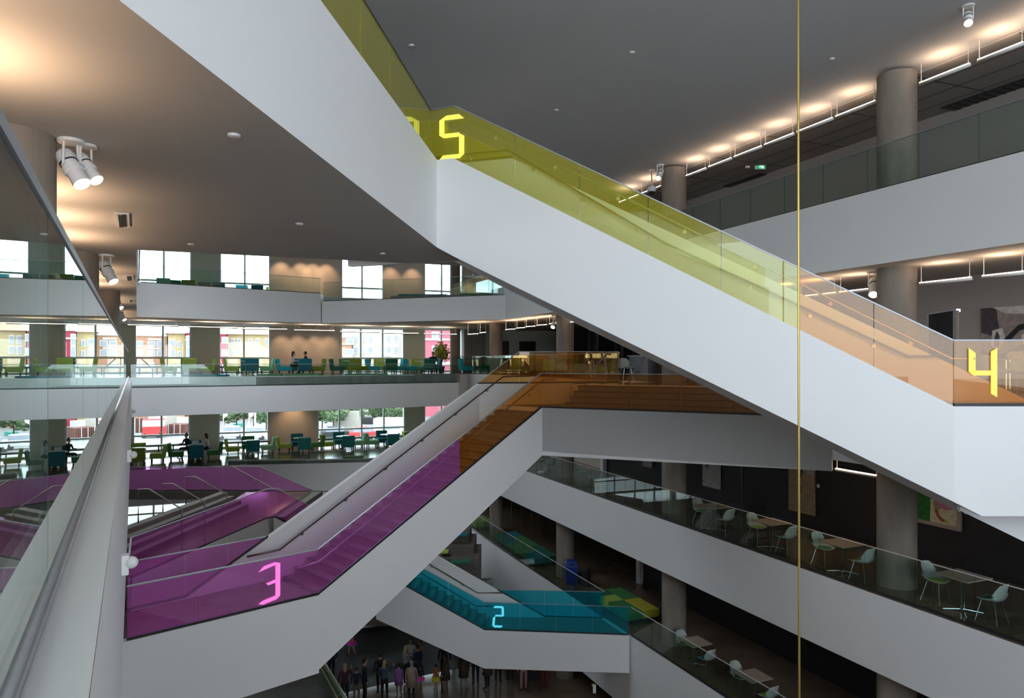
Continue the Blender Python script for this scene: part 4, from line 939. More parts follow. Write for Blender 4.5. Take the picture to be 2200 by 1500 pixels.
# slatted screen and grey desk on the fourth floor
A_, B_ = uY(1996, 15.6), uY(2054, 14.3)
scr = thing('slatted_screen', (A_[0], A_[1], H4), 'tall grey slatted screen behind the foot of the big stair', 'screen')
hT0 = hv(672, 14.95)
for k in range(19):
    t_ = k/18; p = (lerp(A_[0], B_[0], t_), lerp(A_[1], B_[1], t_)); MB().box((p[0], p[1], (H4+hT0)/2), (.018 if k not in (0, 18) else .07, .09, hT0-H4), rz=-1.1).build('slat' if k not in (0, 18) else 'post', 'steel' if k in (0, 18) else 'dark_metal', scr)
for hh in (H4+.05, hT0): wall_mb([A_, B_], [hh+.03]*2, [hh-.03]*2, .08).build('rail', 'steel', scr)
p, q = uY(1352, 26.2), uY(1392, 25.6); d1 = thing('service_desk', (p[0], p[1], H4), 'blue grey panelled desk screen past the orange guard', 'desk')
wall_mb([p, q], [hv(766, 26)]*2, [H4]*2, .6).build('body', 'desk_grey', d1); wall_mb([mv(p, (-1, 0), .08), mv(q, (1, 0), .05)], [hv(766, 26)+.04]*2, [hv(766, 26)]*2, .64).build('top', 'steel', d1)
# bookcase wall beyond the top of the orange stair
bc = thing('dark_bookcase', (6, 44, H4), 'long dark glazed bookcase wall beyond the fourth-floor deck', 'bookcase')
cols_ = ['black_wall', 'stair_dark', 'dark_metal', 'black_matte', 'wood_wall']
random.seed(3)
for k in range(34):
    a = 20.4+k*.19; p = AB(a, 40.0); MB().box((p[0], p[1], H4+1.35+random.uniform(-.02, .02)), (.16, .3, 2.5), rz=.389).build('book_bay', cols_[random.choice([0, 0, 2, 3, 3, 1])], bc)
for a in (20.25, 22.0, 23.8, 25.6):
    p = AB(a, 39.7); MB().box((p[0], p[1], H4+1.42), (.14, .14, 2.84), rz=.389).build('mullion', 'steel', bc)
# ================================================================ PICTURES
def art(label, pts, b0, b1, h0, h1, a, frame, base, patches, fw=.05, mtm=None):
    """picture on the wall plane a, from b0 (far/left) to b1 (near/right)"""
    t = thing('picture', (*AB(a, (b0+b1)/2), h0), label, 'picture')
    def q(s0, s1, z0, z1, d, mt, nm):
        bb0, bb1 = lerp(b0, b1, s0), lerp(b0, b1, s1); c = AB(a-d/2-.0, (bb0+bb1)/2)
        MB().box((c[0], c[1], lerp(h0, h1, (z0+z1)/2)), (d, abs(bb1-bb0), (h1-h0)*(z1-z0)), rz=.389).build(nm, mt, t)
    if frame: 
        e = fw/abs(b1-b0); g = fw/(h1-h0)
        q(-e, 0, -g, 1+g, .07, frame, 'frame'); q(1, 1+e, -g, 1+g, .07, frame, 'frame'); q(0, 1, -g, 0, .07, frame, 'frame'); q(0, 1, 1, 1+g, .07, frame, 'frame')
    q(0, 1, 0, 1, .04, base, 'canvas')
    for i, (poly, mt) in enumerate(patches):
        P = [(*AB(a-.044-.002*i, lerp(b0, b1, s)), lerp(h0, h1, z)) for s, z in poly]
        MB().add(P, [tuple(range(len(P)))]).build('painted_patch', mt, t)
for k, c in dict(p_red=(.16, .01, .012), p_grey=(.34, .31, .29), p_black=(.008, .008, .01), p_gold=(.30, .23, .13), p_silver=(.30, .31, .32), p_green=(.005, .12, .01), p_cream=(.55, .50, .33), p_pink=(.50, .16, .22), p_brown=(.24, .07, .02), p_mauve=(.30, .19, .19), p_yell=(.36, .33, .08), p_white=(.62, .57, .53), p_dark=(.06, .045, .05), p_mid=(.28, .23, .21)).items():
    mat(k, c, .6, noise=.25, scale=9)
def bof(u, a): return toab(ua(u, a))[1]
def ho(v, u, a): return hv(v, ua(u, a)[1])
a_ = 17.18
def blob(cx, cy, rx, ry, n=14, seed=0, j=.18):
    r = random.Random(seed); return [(cx+rx*math.cos(2*math.pi*i/n)*(1+r.uniform(-j, j)), cy+ry*math.sin(2*math.pi*i/n)*(1+r.uniform(-j, j))) for i in range(n)]
art('grey abstract painting with a red and black top, on the third-floor black wall', 0, bof(1511, a_), bof(1549, a_), ho(1043, 1511, a_), -2.6, a_, None, 'p_grey',
    [([(0, 1), (.02, .50), (.2, .38), (.28, .30), (.36, .42), (.55, .52), (.55, 1)], 'p_red'), ([(.52, 1), (.5, .55), (.35, .38), (.55, .46), (.72, .6), (.85, .8), (1, .9), (1, 1)], 'p_black')])
art('tall gold and silver abstract painting beside the hanging cable', 0, bof(1696, a_), bof(1752, a_), ho(1095, 1696, a_), -2.55, a_, None, 'p_gold',
    [([(0, 1), (0, .64), (.3, .62), (.35, 1)], 'p_silver'), ([(.30, 1), (.33, .62), (.45, .5), (.5, .5), (.6, .62), (.75, 1)], 'p_dark'), ([(.72, 1), (.58, .62), (.62, .58), (1, .55), (1, 1)], 'p_silver'), ([(.44, .40), (.44, .28), (.51, .28), (.51, .40)], 'p_brown'), (blob(.15, .7, .08, .06, seed=2), 'p_black')])
art('framed green picture with a pink and grey figure below the big stair', 0, bof(1974, a_), bof(2060, a_), ho(1114, 1974, a_), -2.75, a_, 'frame_wood', 'p_green',
    [([(.32, .0), (.34, .42), (1, .56), (1, 0)], 'p_cream'), (blob(.52, .40, .11, .17, seed=5, j=.06), 'p_mauve'), (blob(.72, .36, .19, .09, seed=6, j=.08), 'p_pink'), ([(.38, .36), (.44, .18), (.58, .05), (.80, .02), (.80, .07), (.62, .12), (.48, .24), (.43, .38)], 'p_yell'), ([(.44, .26), (.5, .12), (.64, .03), (.70, .08), (.56, .14), (.52, .24)], 'p_brown'), ([(.10, .72), (.10, .78), (.15, .78), (.15, .72)], 'p_cream')], fw=.09)
art('small pale framed picture high on the third-floor black wall', 0, bof(1384, a_), bof(1401, a_), ho(991, 1384, a_)-.15, -2.5, a_, 'frame_wood', 'p_silver', [([(.1, .2), (.5, .6), (.9, .3), (.9, .1), (.1, .1)], 'p_mid')], fw=.06)
a4 = 17.48
art('large black and white photograph on the fourth-floor wall at the right edge', 0, bof(2111, a4), bof(2300, a4), ho(752, 2111, a4)-.3, ho(663, 2111, a4), a4, None, 'p_mid',
    [([(0, 1), (0, .55), (.12, .48), (.22, .62), (.18, 1)], 'p_dark'), ([(.14, 1), (.3, .88), (.6, .84), (1, .92), (1, 1)], 'p_white'), ([(.12, .3), (.14, .58), (.26, .62), (.3, .4), (.22, .2)], 'p_white'), ([(.28, .42), (.45, .66), (.62, .72), (.62, .62), (.46, .56), (.34, .36)], 'p_black'),
     (blob(.62, .42, .16, .12, seed=8), 'p_white'), ([(0, .22), (.2, .12), (.5, .32), (.9, .30), (.9, .24), (.5, .22), (.2, .02), (0, .1)], 'p_dark'), (blob(.78, .5, .08, .2, seed=9), 'p_black'), (blob(.42, .12, .10, .08, seed=10), 'p_white'), (blob(.2, .4, .03, .15, seed=11), 'p_dark')])
# far fourth-floor picture: mosaic of small tiles
p0, p1 = ub(1019, 46.4), ub(1046, 46.4); pz0, pz1 = hv(764, p0[1]), hv(732, p0[1])
t = thing('picture', (*p0, pz0), 'dark framed patchwork picture lit from above on the far fourth floor', 'picture')
d = nrm(p0, p1); L = math.hypot(p1[0]-p0[0], p1[1]-p0[1]); c = ((p0[0]+p1[0])/2, (p0[1]+p1[1])/2)
MB().box((*c, (pz0+pz1)/2), (L, .05, pz1-pz0), rz=.389).build('frame', 'frame_dark', t); r_ = random.Random(4)
for i in range(8):
    for j in range(10):
        s = .12+.76*(i+.5)/8; z = lerp(pz0, pz1, .1+.8*(j+.5)/10); x, y = lerp(p0[0], p1[0], s), lerp(p0[1], p1[1], s)
        MB().box((x-E2[0]*.03, y-E2[1]*.03, z), (L*.085, .02, (pz1-pz0)*.07), rz=.389).build('mosaic_tile', r_.choice(['p_gold', 'p_mid', 'p_dark', 'p_red', 'p_silver', 'p_grey', 'p_brown', 'p_mauve']), t)
for lbl, u, v, a in (('small white label beside the gold painting', 1759, 1044, 17.18), ('small white label right of the green picture', 2076, 1100, 17.18)):
    x, y = ua(u, a); MB().box((x-.02, y-.01, hv(v, y)), (.015, .10, .10), rz=.389).build('wall_label', 'fixture_white', label=lbl, cat='label')
for lbl, u, v, a in (('black wall socket on the third-floor wall, left one', 1638, 1091, 17.18), ('black wall socket on the third-floor wall at right', 2067, 1206, 17.18), ('black wall socket on the second-floor wall, left', 1408, 1254, 17.18), ('black wall socket on the second-floor wall, middle', 1565, 1336, 17.18), ('black wall socket on the second-floor wall, right', 1793, 1452, 17.18)):
    x, y = ua(u, a); MB().box((x-.02, y-.01, hv(v, y)), (.02, .09, .16), rz=.389).build('wall_socket', 'black_matte', label=lbl, cat='socket')
# ================================================================ PEOPLE
for k, c in dict(skin=(.45, .26, .18), skin_dark=(.22, .12, .08), hair_dark=(.012, .008, .006), hair_brown=(.06, .03, .015), hair_blond=(.38, .24, .11), hair_grey=(.32, .28, .25),
                 c_black=(.010, .010, .012), c_navy=(.012, .016, .035), c_maroon=(.07, .012, .025), c_plaid=(.30, .12, .12), c_denim=(.05, .075, .11), c_grey=(.20, .19, .19), c_white=(.55, .52, .50),
                 c_pink=(.42, .20, .22), c_purple=(.24, .10, .30), c_beige=(.30, .23, .18), c_brown=(.05, .03, .018), c_olive=(.06, .055, .035), c_magenta=(.75, .03, .35), c_cyan=(.02, .38, .48), c_yellow=(.75, .68, .03), c_orange=(.5, .12, .03), c_khaki=(.16, .13, .10), c_red=(.16, .02, .02)).items():
    mat(k, c, .8, noise=.15, scale=30)
def person(label, x, y, h, rz, H=1.68, top='c_black', legs='c_black', shoes='c_black', skin='skin', hair='hair_dark', long=False, pose='stand', skirt=None, coat=None, sleeves=True, bun=False, group=None, tilt=0):
    s = H/1.70
    P = {}; B = []
    def j(n, x_, y_, z_, r): P[n] = (Vector((x_*s, y_*s, z_*s)), r*s)
    sit = pose == 'sit'; hz = .50 if sit else .93
    yb = 0.0; lean = .10 if sit else .0
    j('pelvis', 0, 0, hz, .135); j('waist', 0, lean*.3, hz+.17, .115); j('chest', 0, lean*.7, hz+.36, .135); j('neck', 0, lean, hz+.53, .052); j('headb', 0, lean+.01, hz+.60, .055)
    B += [('pelvis', 'waist', 1), ('waist', 'chest', 1), ('chest', 'neck', 1), ('neck', 'headb', 0)]
    for sd, sx in (('l', -1), ('r', 1)):
        j('hip'+sd, sx*.09, 0, hz-.04, .10)
        if sit:
            j('knee'+sd, sx*.11, .44, .50, .065); j('ank'+sd, sx*.11, .46, .08, .042); j('toe'+sd, sx*.12, .62, .03, .036)
        else:
            st = {'stand': .02, 'walk': .20, 'hold': .02, 'point': .03}[pose]*sx
            j('knee'+sd, sx*.10, st*.5+.02, .50, .065); j('ank'+sd, sx*.10, st, .08, .042); j('toe'+sd, sx*.125, st+.15, .03, .034)
        B += [('pelvis', 'hip'+sd, 2), ('hip'+sd, 'knee'+sd, 2), ('knee'+sd, 'ank'+sd, 2), ('ank'+sd, 'toe'+sd, 3)]
        j('sho'+sd, sx*.185, lean*.9, hz+.465, .058)
        if pose == 'stand' or (pose in ('walk', 'point') and sx < 0):
            j('elb'+sd, sx*.245, -.03, hz+.20, .043); j('wri'+sd, sx*.25, .06, hz-.03, .028); dr = Vector((0, .02, -1))
        elif pose == 'walk': j('elb'+sd, sx*.25, -.10, hz+.20, .043); j('wri'+sd, sx*.25, .05, hz+.02, .028); dr = Vector((0, .3, -1))
        elif pose == 'point': j('elb'+sd, sx*.27, .14, hz+.26, .043); j('wri'+sd, sx*.27, .34, hz+.42, .028); dr = Vector((0, .6, .8))
        elif sit: j('elb'+sd, sx*.26, .14, hz+.22, .043); j('wri'+sd, sx*.16, .38, hz+.24, .028); dr = Vector((-sx*.3, 1, -.1))
        else: j('elb'+sd, sx*.25, .03, hz+.20, .043); j('wri'+sd, sx*.10, .26, hz+.24, .028); dr = Vector((-sx*.5, 1, .1))
        dr.normalize(); wv = P['wri'+sd][0]/s; pv = wv+dr*.05; j('palm'+sd, *pv, .030)
        am = 1 if sleeves else 0
        B += [('chest', 'sho'+sd, 1), ('sho'+sd, 'elb'+sd, 1), ('elb'+sd, 'wri'+sd, am), ('wri'+sd, 'palm'+sd, 0)]
        cr = dr.cross(Vector((sx, .2, 0))).normalized(); 
        for q, ln in enumerate((.070, .080, .075, .055)):
            bs = pv+dr*.03+cr*(q-1.5)*.017; e1 = bs+dr*ln*.55+Vector((-sx*.006, 0, 0)); e2 = e1+dr*ln*.45+Vector((-sx*.018, 0, 0))
            j('f%d%s' % (q, sd), *e1, .0085); j('g%d%s' % (q, sd), *e2, .007)
            B += [('palm'+sd, 'f%d%s' % (q, sd), 0), ('f%d%s' % (q, sd), 'g%d%s' % (q, sd), 0)]
        th = pv-dr*.01+cr*(-.045)+Vector((-sx*.01, 0, 0)); j('t'+sd, *(th+dr*.02), .0095); B.append(('palm'+sd, 't'+sd, 0))
    names = list(P); ix = {n: i for i, n in enumerate(names)}
    me = D.meshes.new('body'); me.from_pydata([tuple(P[n][0]) for n in names], [(ix[a], ix[b]) for a, b, _ in B], [])
    ob = D.objects.new('tmp', me); C.objects.link(ob)
    md = ob.modifiers.new('skin', 'SKIN')
    for i, n in enumerate(names):
        sv = me.skin_vertices[0].data[i]; sv.radius = (P[n][1],)*2; sv.use_root = (n == 'pelvis')
    md.use_smooth_shade = True; sb = ob.modifiers.new('sub', 'SUBSURF'); sb.levels = 1; sb.render_levels = 1
    dg = bpy.context.evaluated_depsgraph_get(); ev = ob.evaluated_get(dg); em = ev.to_mesh()
    vs = [v.co.copy() for v in em.vertices]; fs = [tuple(p.vertices) for p in em.polygons]
    ev.to_mesh_clear(); D.objects.remove(ob); D.meshes.remove(me)
    m = MB(); seg = [(P[a][0], P[b][0], k) for a, b, k in B]
    mi = []
    for f in fs:
        c = sum((vs[i] for i in f), Vector())/len(f); best = 9; bk = 0
        for a, b, k in seg:
            ab_ = b-a; t = max(0, min(1, (c-a).dot(ab_)/max(1e-9, ab_.dot(ab_)))); dd = (c-a-ab_*t).length
            if dd < best: best = dd; bk = k
        mi.append(bk)
    m.v = [tuple(v) for v in vs]; m.f = fs; m.m = mi
    # head with brow, nose, chin and ears in the same mesh
    hc = P['headb'][0]+Vector((0, .01*s, .085*s)); 
    m.ell(hc, (.075*s, .092*s, .112*s), 16, 12); m.ell(hc+Vector((0, .03, -.06))*s, (.052*s, .055*s, .055*s), 12, 8); m.ell(hc+Vector((0, .092, -.012))*s, (.012*s, .018*s, .022*s), 8, 6)
    for sx in (-1, 1): m.ell(hc+Vector((sx*.075, 0, -.01))*s, (.010*s, .018*s, .028*s), 8, 6)
    o = local_thing('person', label, 'person', group)
    m.loc('body', [skin, top, legs, shoes], o, smooth=True)
    e = MB()
    for sx in (-1, 1): e.ell(hc+Vector((sx*.030, .080, .008))*s, (.011*s, .007*s, .006*s), 8, 6)
    e.loc('eyes', 'hair_dark', o); MB().ell(hc+Vector((0, .088, -.055))*s, (.022*s, .006*s, .005*s), 8, 5).loc('mouth', 'c_red', o)
    hr = MB().ell(hc+Vector((0, -.018, .022))*s, (.084*s, .094*s, .106*s), 16, 10)
    if long: hr.ell(hc+Vector((0, -.075, -.11))*s, (.080*s, .045*s, .17*s), 14, 10)
    if bun: hr.ell(hc+Vector((0, -.03, .13))*s, (.04*s, .04*s, .04*s), 10, 8)
    hr.loc('hair', hair, o, smooth=True)
    if skirt:
        col, kind = skirt
        if kind == 'tutu':
            for q, (cc, z) in enumerate(((col[0], .80), (col[1], .74))):
                t_ = MB(); n = 28
                for w_ in range(3):
                    k = len(t_.v)
                    for i in range(n):
                        a = 2*math.pi*i/n; t_.v.append((.11*s*math.cos(a), .11*s*math.sin(a), (z+.08)*s))
                    for i in range(n):
                        a = 2*math.pi*i/n; r = (.30+.03*math.sin(i*2.6+w_))*s; t_.v.append((r*math.cos(a), r*math.sin(a), (z-.05*w_+.03*math.cos(i*3.3))*s))
                    for i in range(n): t_.f.append((k+i, k+(i+1) % n, k+n+(i+1) % n, k+n+i)); t_.m.append(0)
                t_.loc('tutu', cc, o)
        else: MB().tube([(0, 0, (hz+.05)*s), (0, 0, (hz-.15)*s), (0, 0, (hz-.42)*s)], [.15*s, .21*s, .26*s], 18).loc('skirt', col, o, smooth=True)
    if coat: MB().tube([(0, 0, (hz+.44)*s), (0, 0, (hz+.30)*s), (0, 0, (hz+.08)*s), (0, 0, (hz-.30)*s)], [.13*s, .185*s, .19*s, .235*s], 18).loc('coat', coat, o, smooth=True)
    put(o, x, y, h, rz); return o
CR = 'people gathered on the ground floor'
PP = [  # u, feet v, height, turn, label, options
 (756, 1408, 1.32, 1.9, 'walking girl in a pink and turquoise tutu by the entrance', dict(top='c_magenta', legs='skin', shoes='c_brown', hair='hair_brown', pose='walk', skirt=(('c_magenta', 'c_cyan'), 'tutu'), sleeves=False)),
 (712, 1462, 1.70, .6, 'person in dark clothes half hidden by the tip of the white stair', dict(top='c_navy', legs='c_black', hair='hair_brown')),
 (741, 1513, 1.66, .2, 'blonde woman in a plaid and maroon top raising one hand', dict(top='c_maroon', legs='c_black', hair='hair_blond', long=True, pose='point')),
 (766, 1512, 1.50, .1, 'short haired person in a navy top and khaki trousers', dict(top='c_navy', legs='c_khaki', hair='hair_brown')),
 (783, 1508, 1.78, -1.2, 'tall person in black beside the khaki trousers', dict(top='c_black', legs='c_black', hair='hair_dark')),
 (817, 1490, 1.72, .3, 'person in black just behind the denim jacket', dict(top='c_black', legs='c_black', hair='hair_dark')),
 (826, 1506, 1.68, -.2, 'fair haired woman in a denim jacket holding a dark bag', dict(top='c_denim', legs='c_black', hair='hair_blond', long=True, pose='point')),
 (857, 1495, 1.35, -.1, 'child in a purple coat next to the beige coat', dict(top='c_purple', legs='c_khaki', hair='hair_dark', coat='c_purple')),
 (884, 1505, 1.64, .1, 'grey haired woman in a long beige coat', dict(top='c_beige', legs='c_black', hair='hair_grey', coat='c_beige')),
 (872, 1472, 1.70, -.9, 'blonde woman in a grey sweater looking at her hands', dict(top='c_grey', legs='c_black', hair='hair_blond', long=True, pose='hold')),
 (883, 1452, 1.66, 2.9, 'long dark haired woman in a white top at the back of the group', dict(top='c_white', legs='c_black', hair='hair_dark', long=True, pose='hold')),
 (903, 1450, 1.58, 1.6, 'girl in a pale pink top at the back of the group', dict(top='c_pink', legs='c_navy', hair='hair_brown', long=True)),
 (898, 1466, 1.62, .9, 'woman in a dark navy dress between the pink top and grey sweater', dict(top='c_navy', legs='skin_dark', hair='hair_brown', skirt=('c_navy', 'skirt'))),
 (903, 1482, 1.05, .3, 'small child in a pink and turquoise tutu beside the beige coat', dict(top='c_black', legs='skin', hair='hair_dark', skirt=(('c_magenta', 'c_cyan'), 'tutu'))),
 (937, 1482, 1.08, .8, 'small child in a bright yellow tutu', dict(top='c_orange', legs='skin', hair='hair_brown', skirt=(('c_yellow', 'c_yellow'), 'tutu'))),
 (957, 1489, 1.64, 1.2, 'woman in a long dark floral dress beside the yellow tutu', dict(top='c_brown', legs='skin_dark', hair='hair_brown', coat='c_brown', long=True)),
 (955, 1466, 1.80, .2, 'man in a dark suit behind the floral dress', dict(top='c_navy', legs='c_black', hair='hair_dark')),
 (996, 1484, 1.66, -.3, 'woman in a dark brown knee length coat with pale socks', dict(top='c_brown', legs='c_grey', hair='hair_dark', coat='c_brown')),
 (1022, 1472, 1.75, .2, 'person in black, first under the cyan landing', dict()),
 (1047, 1480, 1.72, .9, 'person in a long dark olive coat under the cyan landing', dict(top='c_olive', coat='c_olive')),
 (1070, 1466, 1.70, -.4, 'person in dark navy under the cyan landing, left of the pale pink trousers', dict(top='c_navy')),
 (1097, 1462, 1.74, .4, 'person in black trousers far back under the cyan landing', dict(top='c_denim')),
 (1125, 1483, 1.70, .1, 'person in pale pink trousers under the cyan landing', dict(top='c_white', legs='c_pink', shoes='c_brown')),
 (1170, 1478, 1.72, -.2, 'person in black top and dark red trousers, rightmost under the cyan landing', dict(legs='c_red')),
]
for u, v, H, rz, lb, kw in PP:
    x, y = uz(u, v, H1); person(lb, x, y, H1, rz, H, group=CR, **kw)
x, y = uz(1147, 1480, H1); t = thing('pushchair', (x, y, H1), 'dark pushchair between the pink trousers and red trousers', 'pushchair')
MB().hexa([(x-.22, y-.2, H1+.4), (x+.22, y-.2, H1+.4), (x+.22, y+.25, H1+.35), (x-.22, y+.25, H1+.35)], [(x-.25, y-.28, H1+.75), (x+.25, y-.28, H1+.75), (x+.25, y+.1, H1+.95), (x-.25, y+.1, H1+.95)]).build('seat', 'c_black', t, bevel=.03)
MB().ell((x, y+.05, H1+.92), (.25, .26, .2), 14, 8).build('hood', 'c_red', t, smooth=True)
for sx in (-1, 1):
    MB().tube([(x+sx*.24, y-.3, H1+.12), (x+sx*.24, y+.2, H1+.75), (x+sx*.22, y+.45, H1+1.0)], .014, 8).build('frame', 'dark_metal', t)
    for sy in (-.3, .3): MB().tube([(x+sx*.25-.02, y+sy, H1+.11), (x+sx*.25+.02, y+sy, H1+.11)], .11, 16).build('wheel', 'black_matte', t)
SG = 'people seated in the lounge chairs'
for u, b, h, rz, lb, kw in ((626, 43.3, H4, -1.2, 'seated woman in white and black, left of two at the fourth-floor table', dict(top='c_white', hair='hair_dark', long=True)),
                            (660, 43.3, H4, 1.6, 'seated person in black leaning over the fourth-floor table', dict(top='c_black', hair='hair_dark')),
                            (930, 42.2, H4, 3.4, 'person in black seated by the potted tree, only head and shoulders showing', dict(top='c_black', hair='hair_dark')),
                            (404, 43.2, H3, 2.7, 'student in black with hair in a bun at a laptop', dict(top='c_black', hair='hair_dark', bun=True)),
                            (447, 42.6, H3, 1.6, 'student in white with long dark hair facing the laptop table', dict(top='c_white', legs='c_black', hair='hair_dark', long=True)),
                            (902, 43.6, H3, .2, 'person seated above the edge of the rising stair on the third floor', dict(top='c_black', hair='hair_brown'))):
    x, y = ub(u, b); person(lb, x, y, h, rz, 1.68, pose='sit', group=SG, **kw)
x, y = ub(421, 42.25); t = thing('laptop', (x, y, H3+.74), 'small pale laptop open on the third-floor table', 'laptop')
MB().box((x, y, H3+.75), (.34, .24, .015), rz=.2).build('base', 'shell_white', t); MB().box((x+.02, y-.12, H3+.86), (.34, .012, .22), rz=.2).build('screen', 'fixture_white', t)
# ================================================================ PLANT INSIDE, WORLD OUTSIDE
for k, c in dict(leaf=(.09, .16, .03), leaf_yellow=(.30, .32, .05), leaf_out=(.10, .16, .07), bark=(.08, .06, .04), peach=(.34, .18, .10), sand=(.40, .30, .14), cream=(.38, .35, .30), brick_red=(.26, .015, .03), roof_tile=(.38, .20, .13), win_dark=(.26, .28, .32), trim_white=(.6, .6, .6), asphalt=(.20, .20, .20), fence_rust=(.13, .05, .035), van_white=(.5, .5, .5), car_red=(.4, .03, .03), car_teal=(.03, .25, .2), sign_black=(.02, .02, .02), pink_wall=(.38, .09, .12)).items():
    mat(k, c, .75, noise=.08, scale=2)
def foliage(c, r, n, size, seed, mt, parent, name='foliage'):
    rd = random.Random(seed); m = MB(); m.ell(c, (r[0]*.62, r[1]*.62, r[2]*.62), 12, 8)
    for _ in range(n):
        a, b_, q = rd.uniform(0, 2*math.pi), rd.uniform(-1, 1), rd.uniform(.6, 1)**.5
        s_ = math.sqrt(1-b_*b_); p = Vector((c[0]+r[0]*q*s_*math.cos(a), c[1]+r[1]*q*s_*math.sin(a), c[2]+r[2]*q*b_))
        R = Matrix.Rotation(rd.uniform(0, 6.3), 3, 'Z')@Matrix.Rotation(rd.uniform(0, 3.1), 3, 'X'); z = size*rd.uniform(.6, 1.4)
        m.add([p+R@Vector(v) for v in ((-z, 0, 0), (0, -z*.5, 0), (z, 0, 0), (0, z*.5, .1*z))], [(0, 1, 2, 3)])
    o = m.build(name, mt, parent); return o
def tree(name, label, x, y, h, H, r, mt, cat='tree', seed=1, n=700, sz=.3, pot=False, tr=.12):
    t = thing(name, (x, y, h), label, cat)
    MB().tube([(x, y, h), (x+.05, y, h+H*.6)], [tr, tr*.5], 8).build('trunk', 'bark', t)
    for k, (dx, dy, z) in enumerate(((0, 0, .72), (.35, .1, .55), (-.38, 0, .6))): foliage((x+dx*r, y+dy*r, h+H*z), (r*.75, r*.75, H*.26), n//3, sz, seed+k, mt, t)
    if pot: MB().lathe((x, y, h), [(.17, 0), (.24, .4), (.22, .4), (.2, .36)], 18).build('pot', 'dark_metal', t)
x, y = ub(948, 44.9); tree('potted_tree', 'yellow green potted tree before the pink building window', x, y, H4, 2.1, .55, 'leaf_yellow', 'plant', 3, 420, .09, True, .035)
GZ = H2-.35
def ab(u, b): return toab(ub(u, b))[0]
slab_ = MB().prism([AB(-160, WB+1.2), AB(120, WB+1.2), AB(120, 260), AB(-160, 260)], H1+.1, H2-.35); struct(slab_, 'ground', ['asphalt'])
def block(label, u0, u1, vtop, b, mt, wins, roof=None, depth=14, base=H2-.35, extra=()):
    b = b+45; a0, a1 = ab(u0, b), ab(u1, b)-.1; Y = ub((u0+u1)/2, b)[1]; ht = hv(vtop, Y)
    t = thing('apartment_building', (*AB((a0+a1)/2, b), base), label, 'building')
    def bb(s0, s1, z0, z1, d, mt_, nm, dd=0):
        p = AB(lerp(a0, a1, (s0+s1)/2), b+dd+d/2); return MB().box((p[0], p[1], (z0+z1)/2), ((a1-a0)*abs(s1-s0), d, z1-z0), rz=.389).build(nm, mt_, t)
    bb(0, 1, base, ht, depth, mt, 'wall')
    if roof == 'hip':
        r0, r1, r2, r3 = AB(a0-.6, b-.6), AB(a1+.6, b-.6), AB(a1+.6, b+depth), AB(a0-.6, b+depth); c0, c1 = AB(lerp(a0, a1, .3), b+depth/2), AB(lerp(a0, a1, .7), b+depth/2)
        MB().add([(*r0, ht), (*r1, ht), (*r2, ht), (*r3, ht), (*c0, ht+2.2), (*c1, ht+2.2)], [(0, 1, 5, 4), (1, 2, 5), (2, 3, 4, 5), (3, 0, 4), (3, 2, 1, 0)]).build('roof', 'roof_tile', t)
    else: bb(-.01, 1.01, ht, ht+.35, depth, 'trim_white', 'cornice', -.2)
    for (u, v, wd, hh) in wins:
        wd *= .66; hh *= .7
        Y = ub(u, b)[1]; s = (ab(u, b)-a0)/(a1-a0); dw = wd/(a1-a0)/2; z = hv(v, Y)
        f = bb(s-dw, s+dw, z-hh/2, z+hh/2, .12, 'trim_white', 'window', -.1)
        g_ = AB(lerp(a0, a1, s), b-.13); MB().box((g_[0], g_[1], z), (wd*.78, .05, hh*.82), rz=.389).build('pane', 'win_dark', f)
    for (u_0, u_1, v_0, v_1, mt_) in extra:
        Y = ub(u_0, b)[1]; s0, s1 = (ab(u_0, b)-a0)/(a1-a0), (ab(u_1, b)-a0)/(a1-a0); bb(s0, s1, hv(v_1, Y), hv(v_0, Y), .25, mt_, 'facade_panel', -.2)
W = lambda us, vs, wd=1.3, hh=1.7: [(u, v, wd, hh) for u in us for v in vs]
block('orange brown apartment block at the left end of the first window', 236, 360, 722, 92, 'peach', W((258, 299, 326, 345), (739, 759), 1.8, 1.5)+W((299, 326), (786, 806)), None, extra=((318, 347, 727, 731, 'trim_white'), (318, 347, 747, 751, 'trim_white')))
block('yellow apartment house with orange hipped roof in the first window', 361, 399, 717, 88, 'sand', W((366, 373), (738, 758), .9, 1.9)+W((385,), (740, 762), .9, 1.7)+W((368, 388), (790, 806)), 'hip')
block('crimson apartment house at the right edge of the first window', 400, 488, 716, 87, 'brick_red', W((404,), (733, 757), 1.1, 2.6)+W((483,), (731, 758), 1.6, 1.6)+W((404, 483), (790,)), None, extra=((398, 425, 729, 732, 'trim_white'), (466, 488, 714, 718, 'trim_white')))
block('pale yellow apartment house with orange roof in the second window', 489, 583, 719, 90, 'sand', W((500, 513, 538, 553, 573), (735, 755), 1.0, 1.8)+W((480, 540), (790,)), 'hip')
block('light orange apartment house at the left of the wide window', 700, 757, 726, 86, 'peach', W((751,), (734, 756), 2.2, 1.5), None, extra=((737, 757, 762, 770, 'trim_white'), (732, 757, 738, 741, 'trim_white')))
block('cream apartment block filling the wide window', 758, 874, 700, 87, 'cream', W((765, 782, 796, 835, 851), (727, 752), 1.3, 1.8)+W((820,), (752,), 1.2, 1.6)+W((790, 840), (780,)), None, extra=((826, 840, 759, 766, 'trim_white'), (782, 784, 700, 775, 'trim_white')))
block('pink red apartment house behind the potted tree', 896, 1130, 690, 84, 'pink_wall', W((935, 990, 1100), (722, 752), 2.0, 2.2), None, extra=((890, 1000, 727, 731, 'trim_white'), (890, 1000, 778, 784, 'trim_white')))
block('yellow house mirrored in the left glass, beyond the first window', 120, 235, 722, 92, 'sand', W((140, 165, 190, 215), (740, 760)), 'hip')
